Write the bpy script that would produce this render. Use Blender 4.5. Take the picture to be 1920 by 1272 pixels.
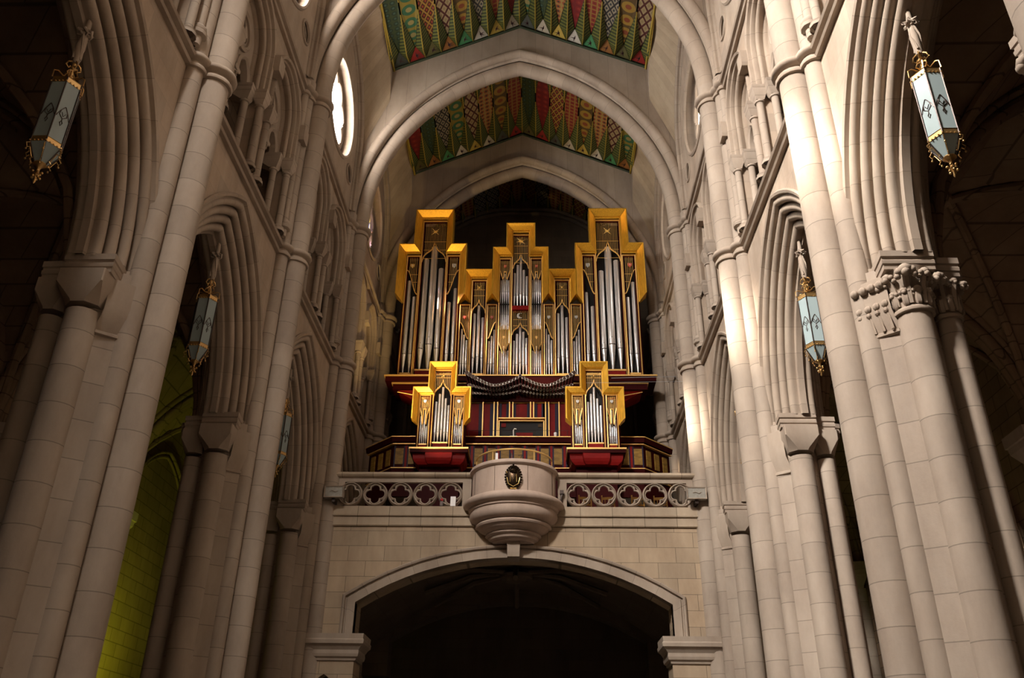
import bpy, math, random
from math import sin, cos, pi, sqrt, atan2, radians
from mathutils import Vector, Matrix
from mathutils.geometry import tessellate_polygon
random.seed(7)
for o in list(bpy.data.objects): bpy.data.objects.remove(o)
scene = bpy.context.scene
COL = scene.collection

# ------------------------------------------------------------------ camera
CX, CZ = 0.7459, 1.6
pitch, yaw, roll = 0.491507, -0.034, 0.0149757
fw = Vector((sin(yaw)*cos(pitch), cos(yaw)*cos(pitch), sin(pitch)))
rt = Vector((cos(yaw), -sin(yaw), 0)); up = rt.cross(fw)
rt2 = cos(roll)*rt + sin(roll)*up; up2 = -sin(roll)*rt + cos(roll)*up
cam = bpy.data.cameras.new('camera'); camo = bpy.data.objects.new('camera', cam)
COL.objects.link(camo)
M3 = Matrix((rt2, up2, -fw)).transposed()
camo.matrix_world = Matrix.Translation((CX, 0, CZ)) @ M3.to_4x4()
cam.sensor_width = 36; cam.lens = 1609.46/1920*36; cam.clip_end = 300
scene.camera = camo
# ------------------------------------------------------------------ view, world, big lights
vs = scene.view_settings
vs.view_transform = 'Standard'; vs.look = 'None'; vs.gamma = 1; vs.use_curve_mapping = False
vs.exposure = 0.0
w = bpy.data.worlds.new('sky'); scene.world = w; w.use_nodes = True
w.node_tree.nodes['Background'].inputs[0].default_value = (1, 0.9, 0.8, 1)
w.node_tree.nodes['Background'].inputs[1].default_value = 0.004

def aim(o, target):
    d = Vector(target) - o.location
    o.rotation_euler = d.to_track_quat('-Z', 'Y').to_euler()
def area(name, loc, target, size, power, color, spread=180):
    l = bpy.data.lights.new(name, 'AREA'); l.shape = 'DISK'; l.size = size; l.energy = power; l.color = color
    l.spread = radians(spread)
    o = bpy.data.objects.new(name, l); o.location = loc; aim(o, target); COL.objects.link(o); return o
def spot(name, loc, target, power, color, angle, blend=.6, rad=.15):
    l = bpy.data.lights.new(name, 'SPOT'); l.energy = power; l.color = color; l.spot_size = radians(angle)
    l.spot_blend = blend; l.shadow_soft_size = rad
    o = bpy.data.objects.new(name, l); o.location = loc; aim(o, target); COL.objects.link(o); return o
# the sun comes through the left rose windows
sun = bpy.data.lights.new('sun', 'SUN'); sun.energy = 30; sun.angle = radians(4.5); sun.color = (1, .93, .82)
suno = bpy.data.objects.new('sun', sun); suno.location = (-20, 0, 40)
suno.rotation_euler = Vector((12.5, 3.36, -10.5)).to_track_quat('-Z', 'Y').to_euler(); COL.objects.link(suno)
# added fill aimed at the right wall, then crossing lantern daylight from behind the camera
area('right_wall_fill', (-5.6, 4, 24), (6.3, 16, 9), 2.6, 3800, (1, .93, .86), 95)
area('crossing_lantern', (-3.5, -8, 26), (1.5, 26, 15), 4, 620, (1, .73, .50))
# ------------------------------------------------------------------ constants
B = 6.72; P = [13.04 + B*(k-1) for k in range(0, 6)]   # P[0]=6.32, P[1]=13.04 ... P[5]=39.92
WX = 6.3

# ------------------------------------------------------------------ materials
def new_mat(name):
    m = bpy.data.materials.new(name); m.use_nodes = True
    nt = m.node_tree; b = nt.nodes['Principled BSDF']; return m, nt, b
def mathn(nt, op, a, b=None, c=None):
    n = nt.nodes.new('ShaderNodeMath'); n.operation = op
    for i, v in enumerate((a, b, c)):
        if v is None: continue
        if isinstance(v, (int, float)): n.inputs[i].default_value = v
        else: nt.links.new(v, n.inputs[i])
    return n.outputs[0]
def mixc(nt, fac, a, b, mode='MIX'):
    n = nt.nodes.new('ShaderNodeMix'); n.data_type = 'RGBA'; n.blend_type = mode
    for s, v in ((n.inputs['Factor'], fac), (n.inputs[6], a), (n.inputs[7], b)):
        if isinstance(v, (int, float)): s.default_value = v
        elif isinstance(v, tuple): s.default_value = v if len(v) == 4 else (*v, 1)
        else: nt.links.new(v, s)
    return n.outputs[2]
def noise(nt, vec, scale, detail=4, rough=.6):
    n = nt.nodes.new('ShaderNodeTexNoise'); n.inputs['Scale'].default_value = scale
    n.inputs['Detail'].default_value = detail; n.inputs['Roughness'].default_value = rough
    if vec is not None: nt.links.new(vec, n.inputs['Vector'])
    return n
def ramp(nt, fac, stops):
    r = nt.nodes.new('ShaderNodeValToRGB'); nt.links.new(fac, r.inputs[0]); cr = r.color_ramp
    while len(cr.elements) < len(stops): cr.elements.new(.5)
    for e, (p, c) in zip(cr.elements, stops): e.position = p; e.color = (*c, 1)
    return r.outputs[0]
def stone(name, base, mode='plain', sp=.6, joint=.55, rowh=.42, bw=1.05, jw=.012):
    m, nt, b = new_mat(name)
    geo = nt.nodes.new('ShaderNodeNewGeometry'); pos = geo.outputs['Position']
    mpn = nt.nodes.new('ShaderNodeMapping'); nt.links.new(pos, mpn.inputs[0]); mpn.inputs['Scale'].default_value = (1, 1, .35)
    n1 = noise(nt, mpn.outputs[0], 1.1, 6, .65); n2 = noise(nt, pos, 5, 6, .7)
    dark = (base[0]*.66, base[1]*.63, base[2]*.62); warm = (base[0]*1.06, base[1]*.97, base[2]*.86)
    c = mixc(nt, ramp(nt, n1.outputs[0], [(.35, (0, 0, 0)), (.68, (1, 1, 1))]), dark, base)
    c = mixc(nt, mathn(nt, 'MULTIPLY', n2.outputs[0], .45), c, warm)
    hgt = n2.outputs[0]
    if mode == 'wall':
        sep = nt.nodes.new('ShaderNodeSeparateXYZ'); nt.links.new(pos, sep.inputs[0])
        cb = nt.nodes.new('ShaderNodeCombineXYZ')
        nt.links.new(mathn(nt, 'ADD', sep.outputs[0], sep.outputs[1]), cb.inputs[0]); nt.links.new(sep.outputs[2], cb.inputs[1])
        br = nt.nodes.new('ShaderNodeTexBrick'); nt.links.new(cb.outputs[0], br.inputs['Vector'])
        br.inputs['Scale'].default_value = 1; br.inputs['Brick Width'].default_value = bw; br.inputs['Row Height'].default_value = rowh
        br.inputs['Mortar Size'].default_value = jw; br.inputs['Mortar Smooth'].default_value = .6
        br.inputs['Color1'].default_value = (.90, .89, .88, 1); br.inputs['Color2'].default_value = (1.08, 1.04, 1.0, 1)
        br.inputs['Mortar'].default_value = (joint, joint, joint, 1)
        c = mixc(nt, 1.0, c, br.outputs['Color'], 'MULTIPLY')
    elif mode == 'uv':
        uv = nt.nodes.new('ShaderNodeUVMap'); sep = nt.nodes.new('ShaderNodeSeparateXYZ'); nt.links.new(uv.outputs[0], sep.inputs[0])
        oi = nt.nodes.new('ShaderNodeObjectInfo')
        u = mathn(nt, 'ADD', mathn(nt, 'DIVIDE', sep.outputs[0], sp), mathn(nt, 'MULTIPLY', oi.outputs['Random'], 3.7))
        fr = mathn(nt, 'FRACT', u); fl = mathn(nt, 'FLOOR', u)
        wn = nt.nodes.new('ShaderNodeTexWhiteNoise'); wn.noise_dimensions = '1D'; nt.links.new(fl, wn.inputs['W'])
        var = mathn(nt, 'ADD', mathn(nt, 'MULTIPLY', wn.outputs[0], .14), .86)
        ed = mathn(nt, 'LESS_THAN', mathn(nt, 'ABSOLUTE', mathn(nt, 'SUBTRACT', fr, .5)), .5 - jw/sp)
        jf = mathn(nt, 'ADD', mathn(nt, 'MULTIPLY', ed, 1-joint), joint)
        f = mathn(nt, 'MULTIPLY', var, jf)
        cmb = nt.nodes.new('ShaderNodeCombineColor')
        for i in range(3): nt.links.new(f, cmb.inputs[i])
        c = mixc(nt, 1.0, c, cmb.outputs[0], 'MULTIPLY')
    nt.links.new(c, b.inputs['Base Color']); b.inputs['Roughness'].default_value = .8
    b.inputs['Specular IOR Level'].default_value = .25
    bp = nt.nodes.new('ShaderNodeBump'); bp.inputs['Strength'].default_value = .18; bp.inputs['Distance'].default_value = .03
    nt.links.new(hgt, bp.inputs['Height']); nt.links.new(bp.outputs[0], b.inputs['Normal'])
    return m
ST = (.40, .335, .27)
m_wall = stone('ashlar_wall', (.42, .35, .285), 'wall', joint=.80, rowh=.55, bw=1.15, jw=.008)
m_front = stone('gallery_ashlar', (.43, .345, .25), 'wall', joint=.40, rowh=.47, bw=1.12, jw=.010)
m_shaft = stone('shaft_stone', (.40, .335, .275), 'uv', sp=.64, joint=.60, jw=.008)
m_arch = stone('arch_stone', (.40, .33, .265), 'uv', sp=.75, joint=.72, jw=.008)
m_plain = stone('dressed_stone', (.38, .315, .255))
m_band = stone('coping_stone', (.46, .375, .28), 'uv', sp=1.0, joint=.45, jw=.010)
m_vault = stone('vault_stone', (.44, .35, .25), 'wall', joint=.7, rowh=.42, bw=1.1)
m_webuv = stone('web_stone', (.46, .37, .265), 'uv', sp=.42, joint=.72, jw=.006)
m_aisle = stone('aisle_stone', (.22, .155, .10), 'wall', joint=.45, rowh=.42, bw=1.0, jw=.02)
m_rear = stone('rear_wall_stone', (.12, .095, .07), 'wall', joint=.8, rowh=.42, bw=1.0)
m_pulpit = stone('pulpit_stone', (.50, .395, .33))
m_floor = stone('floor_marble', (.30, .26, .22), 'wall', joint=.6, rowh=.8, bw=.8)

def simple(name, col, rough=.5, metal=0, spec=.5, nz=0, nscale=6, aniso=None):
    m, nt, b = new_mat(name)
    b.inputs['Roughness'].default_value = rough; b.inputs['Metallic'].default_value = metal
    b.inputs['Specular IOR Level'].default_value = spec
    if nz:
        tc = nt.nodes.new('ShaderNodeNewGeometry')
        mp = nt.nodes.new('ShaderNodeMapping'); nt.links.new(tc.outputs['Position'], mp.inputs[0])
        if aniso: mp.inputs['Scale'].default_value = aniso
        n = noise(nt, mp.outputs[0], nscale, 5)
        c = mixc(nt, ramp(nt, n.outputs[0], [(.3, (0, 0, 0)), (.7, (1, 1, 1))]), tuple(x*(1-nz) for x in col), tuple(min(1, x*(1+nz*.5)) for x in col))
        nt.links.new(c, b.inputs['Base Color'])
    else: b.inputs['Base Color'].default_value = (*col, 1)
    return m
m_gold = simple('gilded_wood', (.74, .40, .035), .36, .6, .6, .28, 3, (9, 9, 1))
m_goldtrim = simple('gold_trim', (.85, .52, .16), .4, .35, .5)
m_red = simple('red_lacquer', (.22, .010, .009), .45, 0, .08, .25, 2)
m_maroon = simple('maroon_lacquer', (.035, .003, .003), .5, 0, .05)
m_blue = simple('dark_blue_lacquer', (.012, .006, .028), .5, 0, .2)
m_black = simple('dark_void_wood', (.008, .006, .006), .7)
m_tin = simple('pipe_tin', (.86, .84, .84), .33, .72, .6)
m_tindark = simple('pipe_mouth_tin', (.10, .09, .09), .35, .5)
m_oak = simple('veneer_panel', (.30, .17, .035), .5, 0, .2, .45, 4, (1, 1, 3))
m_trump = simple('trumpet_copper', (.05, .028, .02), .4, .7)
m_bell = simple('trumpet_bell_rim', (.50, .46, .42), .3, .85)
m_brass = simple('polished_brass', (.86, .58, .20), .3, .55)
m_star = simple('star_gold_leaf', (.95, .72, .28), .35, .2)
m_bronze = simple('dark_bronze', (.035, .02, .01), .3, .85, .5, .4, 30)
m_lampgold = simple('lantern_gilt', (.55, .34, .13), .3, .85)
m_lampiron = simple('lantern_iron', (.05, .035, .03), .4, .6)
m_silver = simple('silver_shield', (.75, .76, .78), .3, .6)
m_shred = simple('red_shield', (.55, .10, .06), .4)
m_grey = simple('floodlight_grey', (.30, .28, .24), .5, 0, .4, .2, 20)
m_white = simple('white_plastic', (.8, .78, .76), .5)
m_chair = simple('chair_wood', (.60, .33, .08), .45)
m_darkwood = simple('dark_door_wood', (.02, .014, .01), .6)
m_wire = simple('steel_wire', (.6, .6, .62), .4, .7)
m_lead = simple('window_lead', (.03, .03, .03), .6)
m_redled = simple('red_device', (.5, .02, .03), .4)

def lampglass():
    m, nt, b = new_mat('lantern_frosted_glass')
    b.inputs['Base Color'].default_value = (.30, .37, .375, 1); b.inputs['Roughness'].default_value = .22
    b.inputs['Transmission Weight'].default_value = .08; b.inputs['IOR'].default_value = 1.3
    b.inputs['Specular IOR Level'].default_value = .6
    return m
m_lampglass = lampglass()
def rose_glass(name, strength, stops, white):
    m, nt, b = new_mat(name)
    geo = nt.nodes.new('ShaderNodeNewGeometry')
    v = nt.nodes.new('ShaderNodeTexVoronoi'); v.inputs['Scale'].default_value = 3.2; nt.links.new(geo.outputs['Position'], v.inputs['Vector'])
    sp = nt.nodes.new('ShaderNodeSeparateColor'); nt.links.new(v.outputs['Color'], sp.inputs[0])
    c = ramp(nt, sp.outputs[0], stops); c = mixc(nt, white, c, (1, .96, .90))
    v2 = nt.nodes.new('ShaderNodeTexVoronoi'); v2.feature = 'DISTANCE_TO_EDGE'; v2.inputs['Scale'].default_value = 3.2
    nt.links.new(geo.outputs['Position'], v2.inputs['Vector'])
    le = mathn(nt, 'GREATER_THAN', v2.outputs['Distance'], .025)
    c2 = mixc(nt, le, (.1, .1, .12), c)
    em = nt.nodes.new('ShaderNodeEmission'); nt.links.new(c2, em.inputs[0]); em.inputs[1].default_value = strength
    tr = nt.nodes.new('ShaderNodeBsdfTransparent'); nt.links.new(c2, tr.inputs[0])
    ad = nt.nodes.new('ShaderNodeAddShader'); nt.links.new(em.outputs[0], ad.inputs[0]); nt.links.new(tr.outputs[0], ad.inputs[1])
    out = [n for n in nt.nodes if n.type == 'OUTPUT_MATERIAL'][0]; nt.links.new(ad.outputs[0], out.inputs[0])
    nt.nodes.remove(b); return m
CS = [(0, (.9, .85, .75)), (.3, (1, .75, .15)), (.5, (.75, .3, .35)), (.65, (.3, .4, .95)), (.85, (.9, .55, .1)), (1, (.6, .35, .8))]
CP = [(0, (1, .95, .86)), (.5, (1, .93, .82)), (.86, (.75, .78, 1)), (1, (1, .9, .75))]
m_glassA = rose_glass('rose_glass_bright', 45, CP, .45)
m_glassB = rose_glass('rose_glass_coloured', 1.1, CS, .1)
m_glassC = rose_glass('rose_glass_dim', 4, [(0, (1, .85, .6)), (.6, (1, .9, .75)), (1, (.8, .75, .8))], .5)

m_glassD = rose_glass('rose_glass_far', .1, CP, .5)
# painted ceiling patterns (paint on the panels)
def pattern(name, kind, c1, c2, c3, scale=3.2):
    m, nt, b = new_mat(name); b.inputs['Roughness'].default_value = .6
    geo = nt.nodes.new('ShaderNodeNewGeometry'); mp = nt.nodes.new('ShaderNodeMapping'); nt.links.new(geo.outputs['Position'], mp.inputs[0])
    sc = {'loz': (scale, scale*.55, 0), 'dots': (scale*1.2, scale*1.2, 0), 'rings': (1.52, 1.52, 0), 'net': (scale, scale, 0), 'stripe': (scale, scale, 0)}[kind]
    mp.inputs['Scale'].default_value = sc
    sep = nt.nodes.new('ShaderNodeSeparateXYZ'); nt.links.new(mp.outputs[0], sep.inputs[0]); x, y = sep.outputs[0], sep.outputs[1]
    if kind in ('loz', 'net'):
        if kind == 'loz': a = mathn(nt, 'ADD', x, y); d = mathn(nt, 'SUBTRACT', x, y)
        else: a, d = x, y
        fa = mathn(nt, 'ABSOLUTE', mathn(nt, 'SUBTRACT', mathn(nt, 'FRACT', a), .5)); fd = mathn(nt, 'ABSOLUTE', mathn(nt, 'SUBTRACT', mathn(nt, 'FRACT', d), .5))
        mx = mathn(nt, 'MAXIMUM', fa, fd); f1 = mathn(nt, 'GREATER_THAN', mx, .37); f2 = mathn(nt, 'LESS_THAN', mx, .16)
    elif kind in ('dots', 'rings'):
        fa = mathn(nt, 'SUBTRACT', mathn(nt, 'FRACT', x), .5); fd = mathn(nt, 'SUBTRACT', mathn(nt, 'FRACT', y), .5)
        r = mathn(nt, 'SQRT', mathn(nt, 'ADD', mathn(nt, 'MULTIPLY', fa, fa), mathn(nt, 'MULTIPLY', fd, fd)))
        f1 = mathn(nt, 'GREATER_THAN', r, .40); f2 = mathn(nt, 'LESS_THAN', r, .18)
    else:
        f1 = mathn(nt, 'GREATER_THAN', mathn(nt, 'FRACT', mathn(nt, 'MULTIPLY', x, 2)), .5)
        f2 = mathn(nt, 'GREATER_THAN', mathn(nt, 'FRACT', mathn(nt, 'MULTIPLY', y, 2)), .6)
    c = mixc(nt, f1, c1, c2); c = mixc(nt, f2, c, c3)
    c = mixc(nt, 1.0, c, (.42, .38, .30), 'MULTIPLY')
    nt.links.new(c, b.inputs['Base Color']); return m
PAT = [pattern('paint_cream_lozenge', 'loz', (.62, .52, .34), (.13, .02, .02), (.50, .40, .22)),
       pattern('paint_gold_maroon', 'loz', (.14, .02, .015), (.62, .40, .08), (.55, .10, .05), 4),
       pattern('paint_green_rings', 'rings', (.06, .25, .14), (.45, .36, .06), (.55, .48, .2)),
       pattern('paint_red_net', 'net', (.40, .04, .03), (.50, .30, .08), (.30, .03, .03), 4.5),
       pattern('paint_black_white', 'loz', (.55, .52, .45), (.03, .03, .04), (.03, .05, .08), 3.6),
       pattern('paint_gold_discs', 'rings', (.55, .36, .06), (.16, .10, .03), (.40, .10, .04)),
       pattern('paint_dark_green', 'dots', (.03, .08, .05), (.08, .13, .05), (.10, .22, .2)),
       pattern('paint_ochre_dots', 'dots', (.55, .14, .05), (.60, .45, .16), (.05, .07, .06), 3.4),
       pattern('paint_red', 'dots', (.36, .02, .02), (.28, .015, .02), (.5, .06, .04), 2.6)]
TRI = [simple('tri_cream', (.42, .37, .28)), simple('tri_green', (.06, .22, .09)), simple('tri_red', (.25, .02, .015)),
       simple('tri_yellow', (.42, .30, .06)), simple('tri_orange', (.26, .11, .03)), simple('tri_grey', (.06, .065, .05)), simple('tri_white', (.50, .46, .39)), simple('tri_olive', (.10, .09, .03))]
m_mark = simple('painted_mark', (.07, .03, .03), .7)
def beam_mat(name, c1, c2):
    m, nt, b = new_mat(name); b.inputs['Roughness'].default_value = .55
    geo = nt.nodes.new('ShaderNodeNewGeometry'); sep = nt.nodes.new('ShaderNodeSeparateXYZ'); nt.links.new(geo.outputs['Position'], sep.inputs[0])
    v = mathn(nt, 'ADD', mathn(nt, 'MULTIPLY', sep.outputs[1], 6.5), mathn(nt, 'MULTIPLY', sep.outputs[0], 3.5))
    f = mathn(nt, 'GREATER_THAN', mathn(nt, 'FRACT', v), .55)
    nt.links.new(mixc(nt, f, c1, c2), b.inputs['Base Color']); return m
m_beam = beam_mat('beam_green_ribbed', (.022, .032, .009), (.12, .125, .022))
m_ridge = simple('beam_yellow_ridge', (.33, .23, .03), .5)
m_ceilback = simple('ceiling_dark_green', (.03, .045, .02), .7)

# ------------------------------------------------------------------ mesh tools
class MB:
    def __init__(s): s.v = []; s.f = []; s.uv = []
    def quadstrip(s, rows, uvs, closed_row=False, closed_col=False):
        b = len(s.v); n = len(rows[0])
        for r in rows: s.v += [tuple(p) for p in r]
        R = len(rows)
        for i in range(R if closed_col else R-1):
            i2 = (i+1) % R
            for j in range(n if closed_row else n-1):
                j2 = (j+1) % n
                s.f.append((b+i*n+j, b+i*n+j2, b+i2*n+j2, b+i2*n+j))
                u0, u1 = uvs[0][i], uvs[0][i+1]; w0, w1 = uvs[1][j], uvs[1][j+1]
                s.uv.append(((u0, w0), (u0, w1), (u1, w1), (u1, w0)))
    def ngon(s, pts):
        b = len(s.v); s.v += [tuple(p) for p in pts]; s.f.append(tuple(range(b, b+len(pts)))); s.uv.append(tuple((0.3, 0.3) for _ in pts))
    def box(s, x0, x1, y0, y1, z0, z1):
        b = len(s.v)
        s.v += [(x, y, z) for z in (z0, z1) for y in (y0, y1) for x in (x0, x1)]
        for f in ((0, 2, 3, 1), (4, 5, 7, 6), (0, 1, 5, 4), (2, 6, 7, 3), (0, 4, 6, 2), (1, 3, 7, 5)):
            s.f.append(tuple(b+i for i in f))
            s.uv.append(tuple((s.v[b+i][0]+s.v[b+i][1], s.v[b+i][2]) for i in f))
    def loft(s, rings, caps=True, uvu=None):
        n = len(rings[0]); u = uvu or [i*.3 for i in range(len(rings)+1)]
        s.quadstrip(rings, (u + [u[-1]], [j*.1 for j in range(n+1)]), closed_row=True)
        if caps: s.ngon(rings[0][::-1]); s.ngon(rings[-1])
    def lathe(s, prof, cx, cy, n=16, a0=0, a1=2*pi, sx=1, sy=1, caps=False):
        full = abs(a1-a0-2*pi) < 1e-4; m = n if full else n+1
        rows = []
        for r, z in prof: rows.append([(cx+r*sx*cos(a0+(a1-a0)*j/n), cy+r*sy*sin(a0+(a1-a0)*j/n), z) for j in range(m)])
        us = [p[1] for p in prof]; us.append(us[-1])
        s.quadstrip(rows, (us, [j*.1 for j in range(m+1)]), closed_row=full)
        if caps: s.ngon(rows[0][::-1]); s.ngon(rows[-1])
    def sweep(s, path, prof, mp, closed=False, pclosed=False, n0=None, n1=None, caps=False, uoff=0):
        N = len(path); ds = []
        for i in range(N if closed else N-1):
            a, b = path[i], path[(i+1) % N]; L = math.hypot(b[0]-a[0], b[1]-a[1]) or 1e-9
            ds.append(((b[0]-a[0])/L, (b[1]-a[1])/L, L))
        rows = []; us = [uoff]
        for i in range(N):
            if closed: d0, d1 = ds[i-1], ds[i]
            else: d0 = ds[max(i-1, 0)]; d1 = ds[min(i, N-2)]
            na, nb = (-d0[1], d0[0]), (-d1[1], d1[0]); k = 1+na[0]*nb[0]+na[1]*nb[1]; k = max(k, .25)
            nx, ny = (na[0]+nb[0])/k, (na[1]+nb[1])/k
            if i == 0 and n0: nx, ny = n0
            if i == N-1 and n1: nx, ny = n1
            rows.append([mp(path[i][0]+n*nx, path[i][1]+n*ny, d) for n, d in prof])
            us.append(us[-1]+d1[2])
        vs_ = [0]
        for a, b in zip(prof, prof[1:]+[prof[0]]): vs_.append(vs_[-1]+math.hypot(b[0]-a[0], b[1]-a[1]))
        s.quadstrip(rows, (us, vs_), closed_row=pclosed, closed_col=closed)
        if caps: s.ngon(rows[0][::-1]); s.ngon(rows[-1])
    def plate(s, outer, holes, mp, d0, d1, sides=True):
        loops = [[Vector((a, b, 0)) for a, b in l] for l in [outer]+holes]
        flat = [(v.x, v.y) for l in loops for v in l]; tris = tessellate_polygon(loops)
        for d in ((d0, d1) if d1 is not None else (d0,)):
            b = len(s.v); s.v += [tuple(mp(x, y, d)) for x, y in flat]
            for t in tris: s.f.append(tuple(b+i for i in t)); s.uv.append(tuple((flat[i][0], flat[i][1]) for i in t))
        if d1 is not None and sides:
            for l in [outer]+holes:
                n = len(l)
                s.quadstrip([[mp(a, b, d0) for a, b in l], [mp(a, b, d1) for a, b in l]], ([0, .1, .2], [i*.2 for i in range(n+1)]), closed_row=True)
    def ball(s, c, r, n=8, sx=1, sy=1, sz=1):
        pr = [(max(r*sin(pi*i/n), 1e-4), i) for i in range(n+1)]
        rows = [[(c[0]+sx*rr*cos(2*pi*j/(n+2)), c[1]+sy*rr*sin(2*pi*j/(n+2)), c[2]-sz*r*cos(pi*i/n)) for j in range(n+2)] for rr, i in pr]
        s.quadstrip(rows, ([0]*(n+3), [0]*(n+4)), closed_row=True)
    def tube(s, pts, r, n=6, closed=False):
        pts = [Vector(p) for p in pts]; rows = []; N = len(pts); rr = r if isinstance(r, (list, tuple)) else [r]*N
        ref = Vector((0.13, 0.31, 1)).normalized()
        for i in range(N):
            t = (pts[(i+1) % N]-pts[i-1]) if closed else (pts[min(i+1, N-1)]-pts[max(i-1, 0)])
            t.normalize(); a = t.cross(ref)
            if a.length < .05: a = t.cross(Vector((1, 0, 0)))
            a.normalize(); b = t.cross(a)
            rows.append([tuple(pts[i]+rr[i]*(cos(2*pi*j/n)*a+sin(2*pi*j/n)*b)) for j in range(n)])
        s.quadstrip(rows, ([i*.1 for i in range(N+1)], [0]*(n+1)), closed_row=True, closed_col=closed)
        if not closed: s.ngon(rows[0][::-1]); s.ngon(rows[-1])
    def mesh(s, name, mat, origin=(0, 0, 0), smooth=True, ang=35):
        me = bpy.data.meshes.new(name); ox, oy, oz = origin
        me.from_pydata([(x-ox, y-oy, z-oz) for x, y, z in s.v], [], s.f)
        ul = me.uv_layers.new(name='UVMap'); flat = []
        for u in s.uv:
            for a in u: flat += [a[0], a[1]]
        ul.data.foreach_set('uv', flat)
        me.materials.append(mat); me.validate()
        import bmesh
        bm = bmesh.new(); bm.from_mesh(me); bmesh.ops.remove_doubles(bm, verts=bm.verts, dist=1e-4)
        bmesh.ops.recalc_face_normals(bm, faces=bm.faces); bm.to_mesh(me); bm.free()
        if smooth: me.shade_smooth(); me.set_sharp_from_angle(angle=radians(ang))
        return me
    def build(s, name, mat, parent=None, origin=(0, 0, 0), smooth=True, ang=35):
        if parent is not None and origin == (0, 0, 0): origin = tuple(parent['_o']) if '_o' in parent else (0, 0, 0)
        o = bpy.data.objects.new(name, s.mesh(name, mat, origin, smooth, ang)); COL.objects.link(o)
        if parent is None: o.location = origin
        o.parent = parent; return o
def thing(name, loc, label, cat, group=None):
    o = bpy.data.objects.new(name, None); o.location = loc; o.empty_display_size = .2; COL.objects.link(o)
    o['label'] = label; o['category'] = cat; o['_o'] = tuple(float(a) for a in loc)
    if group: o['group'] = group
    return o
def tag(o, label, cat, group=None):
    o['label'] = label; o['category'] = cat
    if group: o['group'] = group
    return o
def struct(o): o['kind'] = 'structure'; return o
def inst(me, name, parent, loc):
    o = bpy.data.objects.new(name, me); COL.objects.link(o); o.parent = parent; o.location = loc; return o

def arc(cx, cy, r, a0, a1, n): return [(cx+r*cos(a0+(a1-a0)*i/n), cy+r*sin(a0+(a1-a0)*i/n)) for i in range(n+1)]
def pointed(c, s, h, zs, n=10, base=None):
    R = (s*s+h*h)/(2*s); am = atan2(h, R-s)
    L = [(c-s+R-R*cos(am*i/n), zs+R*sin(am*i/n)) for i in range(n+1)]
    Rr = [(2*c-a, b) for a, b in L[::-1][1:]]; p = L+Rr
    if base is not None: p = [(c-s, base)]+p+[(c+s, base)]
    return p
def circle(cx, cy, r, n): return [(cx+r*cos(2*pi*i/n), cy+r*sin(2*pi*i/n)) for i in range(n)]
def foil(cx, cy, k, d, r, n=8, rot=0):
    h = pi/k; t = d*cos(h)+sqrt(max(r*r-(d*sin(h))**2, 0)); ph = atan2(t*sin(h), t*cos(h)-d); out = []
    for i in range(k):
        th = rot+2*pi*i/k
        for j in range(n): a = -ph+2*ph*j/n; out.append((cx+d*cos(th)+r*cos(th+a), cy+d*sin(th)+r*sin(th+a)))
    return out
def side(s, xoff=0): return lambda a, b, d: (s*(d+xoff), a, b)      # a=Y b=Z d=|X|
def front(yoff=0): return lambda a, b, d: (a, d+yoff, b)            # a=X b=Z d=Y
def flatm(): return lambda a, b, d: (a, b, d)                        # plan, d=Z
def rolls(seq, k=5):
    """moulding profile from list of (n, x, r) rolls joined by hollows; bulges to the front (-x) and inward (-n)"""
    out = []
    for i, (n, x, r) in enumerate(seq):
        for q in range(k+1):
            a = radians(40+175*q/k); out.append((n+r*cos(a), x-r*sin(a)))
        if i+1 < len(seq):
            n2, x2, r2 = seq[i+1]; h = (r+r2)*.42
            out.append(((n+n2)/2+h*1.7, (x+x2)/2+h*1.7))
    return out
SN = {-1: 'left', 1: 'right'}
ORD = {0: 'nearest', 1: 'second', 2: 'third', 3: 'fourth', 4: 'fifth'}

# ================================================================== SETTING
fl = MB(); fl.box(-14, 14, -12, 39, -.3, 0); struct(fl.build('floor', m_floor, smooth=False))
ZL, ZU = 14.66, 20.28       # string courses
ARC_S, ARC_H, ARC_Z = 3.02, 4.58, 9.6
NB = range(0, 5)            # bays 0..4, bay k from P[k] to P[k+1]
def dense_arch(c, s, h, zs, base, n=14): return pointed(c, s, h, zs, n, base)

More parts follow.
